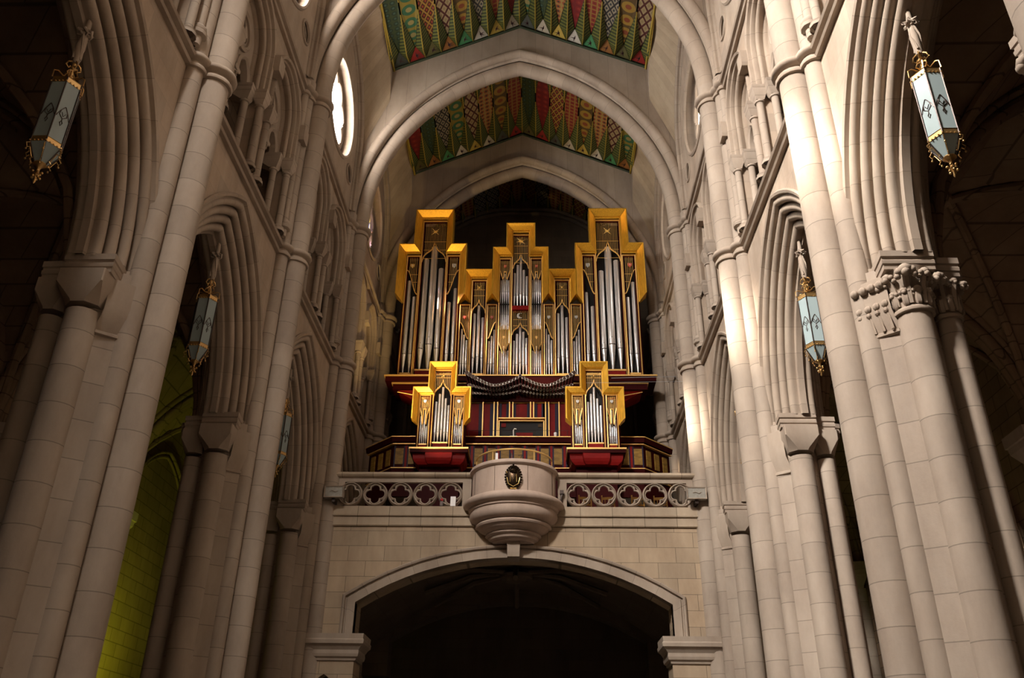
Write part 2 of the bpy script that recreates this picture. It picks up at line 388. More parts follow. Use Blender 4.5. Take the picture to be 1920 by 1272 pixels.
for s in (-1, 1):
    nm = 'wall_'+SN[s]
    for k in NB:
        y0, y1 = P[k], P[k+1]; c = (y0+y1)/2
        m = MB()
        # spandrel above the arcade
        ar = dense_arch(c, ARC_S-.04, ARC_H-.06, ARC_Z, ARC_Z-.3)
        m.plate([(y0, ARC_Z-.3)]+ar+[(y1, ARC_Z-.3), (y1, ZL), (y0, ZL)], [], side(s), WX, WX+.25)
        # triforium wall with two openings
        op = []
        for cc in (c-1.32, c+1.32): op.append(pointed(cc, 1.04, 1.1, 18.6, 8, 14.9))
        m.plate([(y0, 14.7)]+op[0]+op[1]+[(y1, 14.7), (y1, ZU), (y0, ZU)], [], side(s), WX, WX+.35)
        # clerestory with rose and two small oculi
        hs = [circle(c, 23.5, 1.80, 48)] + [circle(yy, 22.05, .36, 20) for yy in (y0+1.35, y1-1.35)]
        m.plate([(y0, ZU), (y1, ZU), (y1, 31), (y0, 31)], hs, side(s), WX, WX+.3)
        struct(m.build(nm, m_wall, smooth=False))
        # outer skin of the clerestory and the aisle roof, so daylight only enters by the windows
        m = MB()
        m.plate([(y0, 14.4), (y1, 14.4), (y1, 31), (y0, 31)], [circle(c, 23.5, 1.62, 32)] if k < 4 else [], side(s), 7.7, 7.95)
        struct(m.build('wall_outer_'+SN[s], m_aisle, smooth=False))
        # floor of the triforium passage
        m = MB(); m.box(*sorted((s*6.55, s*7.9)), y0, y1, 14.7, 15.0); struct(m.build('trim_passage', m_plain, smooth=False))
        # tunnel between the wall faces behind the rose
        m = MB(); m.sweep(circle(c, 23.5, 1.62, 40), [(0, 6.55), (0, 7.7)], side(s), closed=True); struct(m.build('trim_rose_reveal', m_plain))
    m = MB(); m.box(*sorted((s*6.3, s*7.9)), -12, P[0]-.4, 0, 31.2); struct(m.build(nm, m_wall, smooth=False))
m = MB(); m.box(-8, 8, -12, P[0], 31.2, 31.5); struct(m.build('ceiling_crossing', m_vault, smooth=False))
# end of the church behind the organ
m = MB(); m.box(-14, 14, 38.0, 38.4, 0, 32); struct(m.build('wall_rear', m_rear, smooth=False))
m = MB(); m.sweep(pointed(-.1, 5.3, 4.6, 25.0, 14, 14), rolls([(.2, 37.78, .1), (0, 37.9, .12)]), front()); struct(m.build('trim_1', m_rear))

# string courses: lower and upper, each side, each bay between the pier rings
SPROF = [(-.18, 6.32), (-.18, 6.20), (-.13, 6.17), (-.09, 6.20), (-.08, 6.26), (-.02, 6.24), (.01, 6.13), (.06, 6.10), (.11, 6.13), (.13, 6.2), (.2, 6.32)]
for s in (-1, 1):
    for k in NB:
        for z in (ZL, ZU):
            m = MB(); m.sweep([(P[k]+.45, z), (P[k+1]-.45, z)], SPROF, side(s)); struct(m.build('trim_string_course', m_plain))

# ------------------------------------------------------------------ piers
def ringprof(r): return [(r-.02, -.20), (r+.055, -.19), (r+.075, -.14), (r+.055, -.10), (r+.015, -.085), (r+.01, -.02), (r+.06, .0), (r+.12, .03), (r+.135, .08), (r+.12, .13), (r+.05, .15), (r+.04, .19), (r-.02, .20)]
BIG = (5.97, 0, .315)
MED = [(6.24, -.43, .205), (6.24, .43, .205)]
THIN = [(6.22, -.70, .115), (6.22, .70, .115)]
COLS = [(6.80, -.86, .275), (7.42, -.68, .20), (6.80, .86, .275), (7.42, .68, .20)]
BODY = [(6.10, -.42), (6.26, -.62), (6.62, -.88), (7.0, -.88), (7.3, -.62), (7.75, -.4), (7.75, .4), (7.3, .62), (7.0, .88), (6.62, .88), (6.26, .62), (6.10, .42)]
ABA = [(6.08, -.40), (6.16, -.52), (6.40, -.62), (6.34, -1.17), (7.20, -1.17), (7.24, -.96), (7.70, -.94), (7.74, -.56), (7.95, -.50), (7.95, .0)]
ABAF = ABA[:-1] + [(x, -y) for x, y in ABA[::-1]]
cache = {}
def layer(m, poly, zs, s, cx=7.2, cy=0):
    rings = [[(s*(cx+(x-cx)*k), cy+(y-cy)*k, z) for x, y in poly] for z, k in zs]
    m.loft(rings)
def sq(cx, cy, hx, hy, ch):
    return [(cx-hx+ch, cy-hy), (cx+hx-ch, cy-hy), (cx+hx, cy-hy+ch), (cx+hx, cy+hy-ch), (cx+hx-ch, cy+hy), (cx-hx+ch, cy+hy), (cx-hx, cy+hy-ch), (cx-hx, cy-hy+ch)]
def cap_block(m, s, cx, cy, z1=9.27, zb=8.60, r=.27, hw=.40):
    hw *= r/.275*.98
    R = [(z1, hw, hw, .02), (z1-.24, hw, hw, .02), (zb+.14, r*1.06, r*1.06, r*.60), (zb+.1, r*1.0, r*1.0, r*.58)]
    m.loft([[(s*x, y, z) for x, y in sq(cx, cy, hx, hy, c)] for z, hx, hy, c in R])
def cap_leaf(m, s, cx, cy, z1=9.28, zb=8.5, r=.27, hw=.40):
    hw *= r/.275
    m.lathe([(r*1.0, zb), (r*1.16, zb+.01), (r*1.2, zb+.05), (r*1.1, zb+.09), (r*.98, zb+.11), (r*1.0, zb+.3), (r*1.15, zb+.5), (r*1.42, z1)], s*cx, cy, 16)
    for tier, (z, rr, nn, ro) in enumerate(((zb+.36, r*1.14, 10, .5), (z1-.13, hw*.98, 8, .5))):
        for i in range(nn):
            a = 2*pi*(i+ro)/nn; q = 1.2 if (tier == 1 and i % 2) else 1.0; bs = (.07 if tier == 0 else (.115 if i % 2 else .085))*r/.275
            x, y = s*cx+rr*q*cos(a), cy+rr*q*sin(a); ca, sa = cos(a), sin(a)
            m.ball((x, y, z), bs, 6, 1, 1, .85); m.ball((x+.5*bs*ca, y+.5*bs*sa, z-.6*bs), bs*.6, 5)
            for t in (-1, 1):
                m.ball((x-bs*.9*t*sa, y+bs*.9*t*ca, z-.02), bs*.55, 5); m.ball((x-bs*1.1*t*sa-.03*ca, y+bs*1.1*t*ca-.03*sa, z-.09), bs*.5, 5)
            bx, by = s*cx+r*1.02*ca, cy+r*1.02*sa; mx, my = (bx+x)/2, (by+y)/2
            m.tube([(bx, by, zb+.12), (bx+.02*ca, by+.02*sa, z-.22), (mx, my, z-.1), (x, y, z)], [.05, .06, .06, .05], 6)
def make_pier(k, s):
    side_n = SN[s]; leaf = (s == 1 and k <= 1)
    extra = {-1: {0: 'just outside the left edge, before the nearest lantern', 1: 'tallest in the lower left corner, plain capital',
                  2: 'between the nearest and second left arches', 3: 'beside the left end of the gallery wall', 4: 'in the dark beyond the left balustrade', 5: 'far behind the left organ tower'},
             1: {0: 'cut off by the upper right corner, scrolled capital showing', 1: 'largest on the right, with leaf-carved capital and sun patch',
                 2: 'plain block capital and sun patch, between second and third arches', 3: 'beside the right end of the gallery wall, sunlit above',
                 4: 'beyond the right balustrade next to the organ', 5: 'far behind the right organ tower'}}[s][k]
    t = thing('clustered_pier', (s*7.2, P[k], 0), '%s stone pier, %s' % (side_n, extra), 'pier', 'clustered piers of the nave')
    def part(key, name, fn, mat, ang=35):
        kk = (key, s)
        if kk not in cache:
            m = MB(); fn(m); cache[kk] = m.mesh(name, mat, (s*7.2, 0, 0), True, ang)
        return inst(cache[kk], name, t, (0, 0, 0))
    def bodyf(m):
        m.loft([[(s*x, y, z) for x, y in BODY] for z in (0, 9.5)], uvu=[0, 9.5])
        m.loft([[(s*x, y, z) for x, y in ((6.12, -.33), (7.7, -.33), (7.7, .33), (6.12, .33))] for z in (9.5, 20.9)], uvu=[9.5, 20.9])
    part('body', 'pier_body', bodyf, m_shaft, 20)
    part('base', 'plinth', lambda m: (m.loft([[(s*(7.15+(x-7.15)*q), y*q*1.05, z) for x, y in BODY] for z, q in ((0, 1.35), (.5, 1.35), (.6, 1.28), (.9, 1.25), (1.05, 1.12))])), m_plain, 30)
    top = 20.8
    part('big', 'nave_shaft', lambda m: m.lathe([(BIG[2], z) for z in (0, 7, 14, 20.85)], s*BIG[0], 0, 20), m_shaft, 50)
    for i, q in enumerate(MED):
        part('med%d' % i, 'side_shaft', lambda m: m.lathe([(q[2], z) for z in (0, 7, 14, 20.85)], s*q[0], q[1], 14), m_shaft, 50)
    for i, q in enumerate(THIN):
        part('thin%d' % i, 'thin_shaft', lambda m: (m.lathe([(q[2], z) for z in (15.4, 18, 20.7)], s*q[0], q[1], 10),
             m.lathe([(.02, 14.95), (.10, 14.98), (.11, 15.18), (.19, 15.22), (.2, 15.3), (.16, 15.34), (.18, 15.38), (.17, 15.44), (.12, 15.5)], s*(q[0]-.02), q[1], 10)), m_shaft, 50)
    for z, nm_ in ((ZL, 'lower_ring'), (ZU, 'upper_ring')):
        def rg(m):
            for x, y, r in [BIG]+MED+(THIN if z == ZU else []): m.lathe([(a, z+b) for a, b in ringprof(r)], s*x, y, 18)
        part('ring%s' % z, nm_, rg, m_plain, 50)
    for i, q in enumerate(COLS):
        part('col%d' % i, 'arcade_column', lambda m: m.lathe([(q[2], z) for z in (0, 4, 8.6)], s*q[0], q[1], 18), m_shaft, 50)
    part('abacus', 'abacus', lambda m: layer(m, ABAF, ((9.26, .965), (9.34, .965), (9.36, .985), (9.42, .99), (9.44, .975), (9.47, .975), (9.49, 1.0), (9.6, 1.0)), s), m_plain, 25)
    for i, q in enumerate(COLS):
        fn = cap_leaf if leaf else cap_block
        part('cap%d%s' % (i, leaf), 'capital', lambda m: fn(m, s, q[0], q[1], r=q[2]), m_plain, 50 if leaf else 25)
    # low capital on the slanting face of the pier
    for i, sg in enumerate((-1, 1)):
        def fn2(m):
            bA = [(6.14, -.44), (6.25, -.60), (6.58, -.84), (6.62, -.6), (6.3, -.3)]; bB = [(6.08, -.42), (6.15, -.60), (6.44, -.92), (6.62, -.6), (6.3, -.3)]
            m.loft([[(s*(a[0]*(1-q)+b[0]*q), -sg*(a[1]*(1-q)+b[1]*q), z) for a, b in zip(bA, bB)] for z, q in ((8.24, .1), (8.26, .45), (8.31, .45), (8.33, .1), (8.62, .9), (8.8, 1), (9.28, 1))])
            if leaf:
                for u in range(4):
                    f = u/3; x, y = 6.14+.30*f, sg*(.52+.32*f)
                    m.ball((s*(x-.04), y, 8.78), .07, 6); m.ball((s*(x-.05), y, 8.66), .05, 5); m.ball((s*(x-.08), y+sg*.03, 9.12), .075, 6)
                    m.tube([(s*x, y, 8.32), (s*(x-.03), y, 8.6), (s*(x-.05), y, 8.78)], .028, 5)
        part('lowcap%d%s' % (i, leaf), 'corner_capital', fn2, m_plain, 30)
    return t
for k in range(0, 5):
    for s in (-1, 1): make_pier(k, s)

# ------------------------------------------------------------------ arcade arches
AR = rolls([(-.17, 6.36, .085), (-.37, 6.48, .09), (-.56, 6.61, .09), (-.75, 6.75, .095)])
APROF = [(.02, 6.32), (.04, 6.24), (.0, 6.2), (-.06, 6.22), (-.07, 6.30)] + AR + [(-.82, 6.86), (-.90, 6.88), (-.90, 7.02), (-.82, 7.04)] + [(n, 13.9-x) for n, x in AR[::-1]] + [(0, 7.62)]
am = {}
for s in (-1, 1):
    for k in NB:
        c = (P[k]+P[k+1])/2
        if s not in am:
            m = MB(); m.sweep(pointed(0, ARC_S, ARC_H, ARC_Z, 16), APROF, side(s)); am[s] = m.mesh('arcade_arch', m_arch, (s*7.2, 0, 9.6), True, 40)
        o = bpy.data.objects.new('arcade_arch', am[s]); COL.objects.link(o); o.location = (s*7.2, c, 9.6)
        d = ['nearest, over the nearest lantern', 'second, over the middle lantern', 'third, over the farthest lantern', 'narrow dark one behind the balustrade', 'hidden far one behind the organ loft'][k]
        tag(o, '%s arcade arch of moulded stone, %s' % (SN[s], d), 'arch', 'arcade arches')

# ------------------------------------------------------------------ triforium arches
tm = {}
def tri_mesh(s):
    g = {}
    S = side(s)
    m = MB(); m.sweep(pointed(0, 1.04, 1.1, 18.6, 9, 17.3), [(.16, 6.33), (.16, 6.18), (.12, 6.13), (.06, 6.16), (.05, 6.24), (.0, 6.26), (-.02, 6.33)] + rolls([(-.05, 6.42, .06)]) + [(-.03, 6.56), (-.10, 6.60), (-.11, 6.64), (-.11, 7.1)], S)
    g['hood_moulding'] = m.mesh('hood_moulding', m_arch, (s*6.6, 0, 15), True, 40)
    m = MB(); outer = pointed(0, .97, 1.0, 18.6, 8, 17.25)
    sub = []
    for cc in (-.46, .46): sub.append(pointed(cc, .33, .5, 17.4, 6, 17.25))
    rd = circle(0, 18.5, .47, 28)
    m.plate(outer[:1]+sub[0]+sub[1]+outer[-1:]+outer[1:-1][::-1], [rd], S, 6.66, 6.78)
    g['tracery_plate'] = m.mesh('tracery_plate', m_plain, (s*6.6, 0, 15), True, 30)
    m = MB(); m.sweep(circle(0, 18.5, .51, 28)[::-1], [(.06, 6.67), (.06, 6.59), (.0, 6.55), (-.06, 6.59), (-.06, 6.67)], S, closed=True)
    m.plate(circle(0, 18.5, .48, 28), [foil(0, 18.5, 4, .235, .19, 6, 0)], S, 6.65, 6.74)
    g['roundel'] = m.mesh('roundel', m_plain, (s*6.6, 0, 15), True, 40)
    m = MB()
    for cc in (-.46, .46): m.sweep(pointed(cc, .37, .55, 17.4, 7, 17.2), [(.06, 6.67), (.06, 6.59), (.0, 6.54), (-.06, 6.59), (-.07, 6.76)], S)
    g['light_arches'] = m.mesh('light_arches', m_plain, (s*6.6, 0, 15), True, 40)
    def colm(y, x, r, z0, z1, hw, leaf=False):
        m = MB()
        m.lathe([(r*2, z0), (r*2, z0+.07), (r*1.5, z0+.1), (r*1.7, z0+.15), (r*1.2, z0+.2), (r, z0+.22), (r, z1-.45)], s*x, y, 10)
        return m
    def addcap(m, y, x, r, z1, hw, deep=0, leaf=False):
        zb = z1-.48
        m.lathe([(r, zb-.02), (r*1.35, zb), (r*1.35, zb+.05), (r, zb+.07)], s*x, y, 10)
        if leaf:
            m.lathe([(r, zb+.05), (r*1.2, zb+.2), (hw*.9, z1-.12)], s*x, y, 10)
            for i in range(6): a = 2*pi*i/6; m.ball((s*x+hw*.85*cos(a), y+hw*.85*sin(a), z1-.17), .05, 5); m.ball((s*x+r*1.3*cos(a), y+r*1.3*sin(a), zb+.22), .035, 5)
        R = [(zb+.06, r*1.05, r*1.05, r*.55, 0), (z1-.2, hw, hw, .03, deep), (z1-.1, hw, hw, .01, deep)] if not leaf else []
        if R: m.loft([[(s*xx, yy, z) for xx, yy in [(x-hx, y-hy), (x+hx+d, y-hy), (x+hx+d, y+hy), (x-hx, y+hy)]] for z, hx, hy, c, d in R])
        m.loft([[(s*xx, yy, z) for xx, yy in [(x-h, y-h), (x+h+deep, y-h), (x+h+deep, y+h), (x-h, y+h)]] for z, h in ((z1-.1, hw*.97), (z1-.07, hw*1.08), (z1, hw*1.1))])
        return m
    cols = [('outer_colonnette', 1.03, 6.24, .095, .17, 0), ('outer_colonnette', -1.03, 6.24, .095, .17, 0), ('inner_colonnette', .82, 6.56, .095, .19, .3), ('inner_colonnette', -.82, 6.56, .095, .19, .3)]
    g['cols'] = []
    for nm_, y, x, r, hw, dp in cols:
        m = colm(y, x, r, 14.9, 17.3, hw); addcap(m, y, x, r, 17.3, hw, dp)
        g['cols'].append((nm_, m.mesh(nm_, m_shaft, (s*6.6, 0, 15), True, 40)))
    m = colm(0, 6.68, .075, 14.9, 17.2, .15); addcap(m, 0, 6.68, .075, 17.2, .15, 0, True)
    g['cols'].append(('central_colonnette', m.mesh('central_colonnette', m_plain, (s*6.6, 0, 15), True, 40)))
    return g
def dirname(k, j): return {0: 'at top edge', 1: 'above the second arcade arch', 2: 'above the third arcade arch', 3: 'beside the organ', 4: 'behind the organ tower'}[k] + (', nearer of the two' if j == 0 else ', farther of the two')
for s in (-1, 1):
    g = tri_mesh(s)
    for k in NB:
        c = (P[k]+P[k+1])/2
        for j, cc in enumerate((c-1.32, c+1.32)):
            t = thing('triforium_arch', (s*6.6, cc, 15), '%s wall traceried arch %s' % (SN[s], dirname(k, j)), 'arch', 'triforium arches')
            for nm_ in ('hood_moulding', 'tracery_plate', 'roundel', 'light_arches'): inst(g[nm_], nm_, t, (0, 0, 0))
            for nm_, me in g['cols']: inst(me, nm_, t, (0, 0, 0))
        for i, (yy, wh) in enumerate(((P[k]+.70, 'near end of the pair'), (c, 'between the two arches'), (P[k+1]-.70, 'far end of the pair'))):
            m = MB(); hz = .2
            m.loft([[(s*x, yy+dy, z) for x, dy in ((5.98, -hz*q), (6.35, -hz*q), (6.35, hz*q), (5.98, hz*q))] for z, q in ((18.25, .85), (18.35, 1), (18.76, 1))])
            o = m.build('hood_stop', m_plain, None, (s*6.2, yy, 18.25), False)
            tag(o, 'square stone block, %s wall %s, %s' % (SN[s], dirname(k, 0).split(',')[0], wh), 'stone block', 'hood stops of the gallery arches')

# ------------------------------------------------------------------ clerestory windows
wn = 0
for s in (-1, 1):
    g = {}
    S = side(s)
    m = MB(); m.sweep(circle(0, 0, 1.80, 48)[::-1], [(-.08, 6.32), (-.06, 6.24), (.0, 6.22), (.06, 6.26), (.08, 6.36), (.12, 6.40)] + [(.16+.07*sin(radians(a)), 6.46-.07*cos(radians(a))) for a in (-40, 0, 40, 80, 120)] + [(.24, 6.56), (.27, 6.66)], S, closed=True)
    fr = m.mesh('window_frame', m_arch, (s*6.5, 0, 0), True, 40)
    m = MB(); m.plate(circle(0, 0, 1.60, 48), [foil(0, 0, 8, 1.03, .44, 7, pi/8)], S, 6.60, 6.72)
    fo = m.mesh('foil_tracery', m_plain, (s*6.5, 0, 0), True, 40)
    m = MB()
    f = foil(0, 0, 8, 1.03, .44, 7, pi/8); m.tube([(s*6.6, a, b) for a, b in f], .045, 6, True)
    fe = m.mesh('foil_edge', m_plain, (s*6.5, 0, 0), True, 40)
    m = MB(); m.plate(circle(0, 0, 1.6, 40), [], S, 6.76, None)
    for k in NB:
        c = (P[k]+P[k+1])/2; wn += 1
        t = bpy.data.objects.new('window_%d' % wn, None); t.location = (s*6.5, c, 23.5); COL.objects.link(t); struct(t)
        mat = {(-1): [m_glassA, m_glassA, m_glassA, m_glassB, m_glassD], 1: [m_glassC, m_glassC, m_glassC, m_glassC, m_glassD]}[s][k]
        inst(fr, 'window_frame', t, (0, 0, 0)); inst(fo, 'foil_tracery', t, (0, 0, 0)); inst(fe, 'foil_edge', t, (0, 0, 0))
        inst(m.mesh('window_pane', mat, (s*6.5, 0, 0), False), 'window_pane', t, (0, 0, 0))
    m = MB(); m.sweep(circle(0, 0, .36, 20)[::-1], [(-.05, 6.31), (-.03, 6.25), (.03, 6.25), (.06, 6.33), (.08, 6.5)], S, closed=True)
    m.plate(circle(0, 0, .36, 20), [foil(0, 0, 4, .15, .13, 6)], S, 6.36, 6.44)
    m.plate(circle(0, 0, .36, 20), [], S, 6.56, None)
    oc = m.mesh('oculus', m_plain, (s*6.4, 0, 0), True, 40)
    for k in NB:
        for yy, wh in ((P[k]+1.35, 'near'), (P[k+1]-1.35, 'far')):
            o = bpy.data.objects.new('quatrefoil_oculus', oc); o.location = (s*6.4, yy, 22.05); COL.objects.link(o)
            tag(o, 'small quatrefoil opening at the %s foot of the %s round window, %s wall' % (wh, ORD[k], SN[s]), 'oculus', 'quatrefoil oculi')

# ------------------------------------------------------------------ transverse arches
tr = {}
S5, H5, Z5 = 5.65, 7.55, 20.85
for k in range(0, 5):
    if not tr:
        m = MB(); m.sweep(pointed(0, S5+.30, H5+.30, Z5, 22), [(.30*cos(radians(a)), .30*sin(radians(a))) for a in range(0, 360, 24)], front(), pclosed=True)
        tr['soffit_roll'] = m.mesh('soffit_roll', m_arch, (0, 0, 0), True, 50)
        for i, sg in enumerate((-1, 1)):
            m = MB(); m.sweep(pointed(0, S5+.62, H5+.72, Z5, 22), [(.19*cos(radians(a)), sg*.43+.19*sin(radians(a))) for a in range(0, 360, 24)], front(), pclosed=True)
            tr['side_roll%d' % i] = m.mesh('side_roll', m_arch, (0, 0, 0), True, 50)
        m = MB(); a = pointed(0, S5+.45, H5+.45, Z5, 22)
        m.sweep(a, [(0, -.30), (.12, -.42), (.2, -.46), (.35, -.46), (.35, .46), (.2, .46), (.12, .42), (0, .30)], front())
        tr['arch_stones'] = m.mesh('arch_stones', m_arch, (0, 0, 0), True, 40)
        m = MB(); a = pointed(0, S5+.80, H5+.85, Z5, 22)
        a = [(max(min(x, 6.35), -6.35), z) for x, z in a]
        m.plate([(-6.35, Z5)]+[p for p in a if abs(p[0]) < 6.34]+[(6.35, Z5), (6.35, 30), (5.3, 30.0), (5.3, 28.22), (0, 30.66), (-5.3, 28.22), (-5.3, 30), (-6.35, 30)], [], front(), -.45, .45)
        tr['spandrel_wall'] = m.mesh('spandrel_wall', m_arch, (0, 0, 0), False)
    t = thing('transverse_arch', (0, P[k], 0), ['unseen pointed vault arch above the camera', 'pointed vault arch just above the top edge of the view', 'pointed stone vault arch leaving the top edge on both sides, nearest of those seen',
        'great pointed stone arch crossing the nave below the nearer painted ceiling', 'smaller looking pointed stone arch right above the organ towers', 'dim pointed arch against the dark rear wall'][k], 'arch', 'transverse vault arches')
    for nm_, me in tr.items(): inst(me, nm_.rstrip('01'), t, (0, 0, 0))

# lateral vault cells over the windows
for s in (-1, 1):
    for k in NB:
        y0, y1 = P[k]+.45, P[k+1]-.45; c = (y0+y1)/2; h = (y1-y0)/2
        wallp = pointed(c, h-.05, 3.6, 23.7, 12); frontp = pointed(c, h, 1.55, 26.5, 12)
        m = MB(); n = len(wallp); rows = []
        for q in range(5):
            f = q/4; x = 6.3-1.05*f
            rows.append([(s*x, wallp[i][0]*(1-f)+frontp[i][0]*f, wallp[i][1]*(1-f)+frontp[i][1]*f) for i in range(n)])
        m.quadstrip([list(r) for r in zip(*rows)], ([i*.42 for i in range(n+1)], [q*.25 for q in range(6)]))
        struct(m.build('ceiling_side_vault', m_webuv, ang=60))
        m = MB(); m.plate(frontp+[(y1, 28.9), (y0, 28.9)], [], side(s), 5.25, 5.35); struct(m.build('ceiling_side_face', m_plain, smooth=False))
        m = MB(); m.sweep(pointed(c, h-.02, 3.6, 23.7, 12, 20.9), [(.16, 6.33), (.06, 6.25), (.02, 6.2)] + [(-.09+.1*cos(radians(a)), 6.19-.1*sin(radians(a))) for a in (20, 60, 90, 120, 160, 200)] + [(-.2, 6.24), (-.27, 6.26), (-.3, 6.33)], side(s))
        o = m.build('wall_rib', m_arch, None, (s*6.2, c, 20.9)); tag(o, 'thin pointed rib framing the %s round window on the %s wall' % (ORD[k], SN[s]), 'rib', 'wall ribs')

# painted ceilings
for k in NB:
    y0, y1 = P[k]+.45, P[k+1]-.45; c = (y0+y1)/2; h = (y1-y0)/2
    t = bpy.data.objects.new('ceiling_painted', None); t.location = (0, c, 29); COL.objects.link(t); struct(t); t['_o'] = (0.0, c, 29.0)
    def cz(x): return 30.65-abs(x)*(30.65-28.22)/5.25
    m = MB()
    m.quadstrip([[(x, y, cz(x)+.22) for y in (y0-.1, y1+.1)] for x in (-5.3, 0, 5.3)], ([0]*4, [0]*3)); m.build('ceiling_board', m_ceilback, t, smooth=False)
    m = MB(); m.box(-6.6, 6.6, y0-.5, y1+.5, 31.3, 31.5); struct(m.build('ceiling_roof', m_plain, smooth=False))
    W = 5.25/8; TH = .72
    for sg in (-1, 1):
        m = MB(); sl = .46
        for i in range(8):
            x0, x1 = sg*W*i, sg*W*(i+1); xm = (x0+x1)/2
            # painted hexagonal board
            m = MB(); e = .03*sg
            m.ngon([(xm, y0+TH, cz(xm)+.14), (x0+e, c-.45, cz(x0)-.01), (x0+e, c+.45, cz(x0)-.01), (xm, y1-TH, cz(xm)+.14), (x1-e, c+.45, cz(x1)-.01), (x1-e, c-.45, cz(x1)-.01)])
            m.build('painted_board', PAT[(i*2+(3 if sg > 0 else 0)+k*4+(i*k) % 3) % len(PAT)], t, smooth=False)
            for ye, d in ((y0, 1), (y1, -1)):
                m = MB(); m.ngon([(x0+e, ye+.03*d, cz(x0)+.12), (xm, ye+d*TH, cz(xm)+.12), (x1-e, ye+.03*d, cz(x1)+.12)])
                o = m.build('painted_triangle', TRI[(i*3+(1 if sg > 0 else 4)+k*2+(0 if d > 0 else 0)) % len(TRI)], t, smooth=False)
                if k in (2, 3) and d < 0:
                    m2 = MB(); cxm, cym = xm, ye+d*TH*.36
                    for q in range(4 if i % 2 else 6):
                        a = 2*pi*q/(4 if i % 2 else 6)+.3
                        m2.ngon([(cxm+.03*cos(a+1.57), cym+.03*sin(a+1.57), cz(cxm)+.10), (cxm+.2*cos(a), cym+.2*sin(a), cz(cxm)+.10), (cxm-.03*cos(a+1.57), cym-.03*sin(a+1.57), cz(cxm)+.10)])
                    mo = bpy.data.objects.new('painted_star', m2.mesh('painted_star', m_mark, (0, c, 29), False)); COL.objects.link(mo); mo.parent = o
        for i in range(9 if sg > 0 else 8):
            j = i if sg > 0 else i+1
            x = sg*W*j
            for ye, d in ((y0, 1), (y1, -1)):
                mid = c-d*.30
                m = MB(); w2 = W*.47; R = -.30
                a = (x, ye+.02*d, cz(x)+.10); tipp = (x, mid, cz(x)-.02); rd = (x, ye+d*TH, cz(x)+R+.1)
                lf = (x-w2, ye+d*TH, cz(abs(x-w2))+.10) if abs(x) < 5.2 or sg < 0 else (x-w2, ye+d*TH, cz(x-w2)+.10)
                rg = (x+w2, ye+d*TH, cz(abs(x+w2))+.10)
                if j == 8:
                    if sg > 0: rg = (x, ye+d*TH, cz(x)+.1)
                    else: lf = (x, ye+d*TH, cz(x)+.1)
                m.ngon([a, lf, rd]); m.ngon([a, rd, rg]); m.ngon([lf, tipp, rd]); m.ngon([rd, tipp, rg])
                bo = m.build('ribbed_beam', m_beam, t, smooth=False)
                m = MB(); m.tube([a, (rd[0], rd[1], rd[2]-.01), (x, mid, cz(x)-.03)], .022, 4)
                ro = bpy.data.objects.new('yellow_ridge', m.mesh('yellow_ridge', m_ridge, (0, c, 29), False)); COL.objects.link(ro); ro.parent = bo
    for ye, d in ((y0, 1), (y1, -1)):
        m = MB(); m.tube([(-5.22, ye+.05*d, 28.18), (0, ye+.05*d, 30.62), (5.22, ye+.05*d, 28.18)], .045, 4); m.build('border_strip', m_ceilback, t, smooth=False)
    for sg in (-1, 1):
        m = MB(); m.tube([(sg*5.2, y0, 28.17), (sg*5.2, y1, 28.17)], .05, 4); m.build('edge_strip', m_ridge, t, smooth=False)

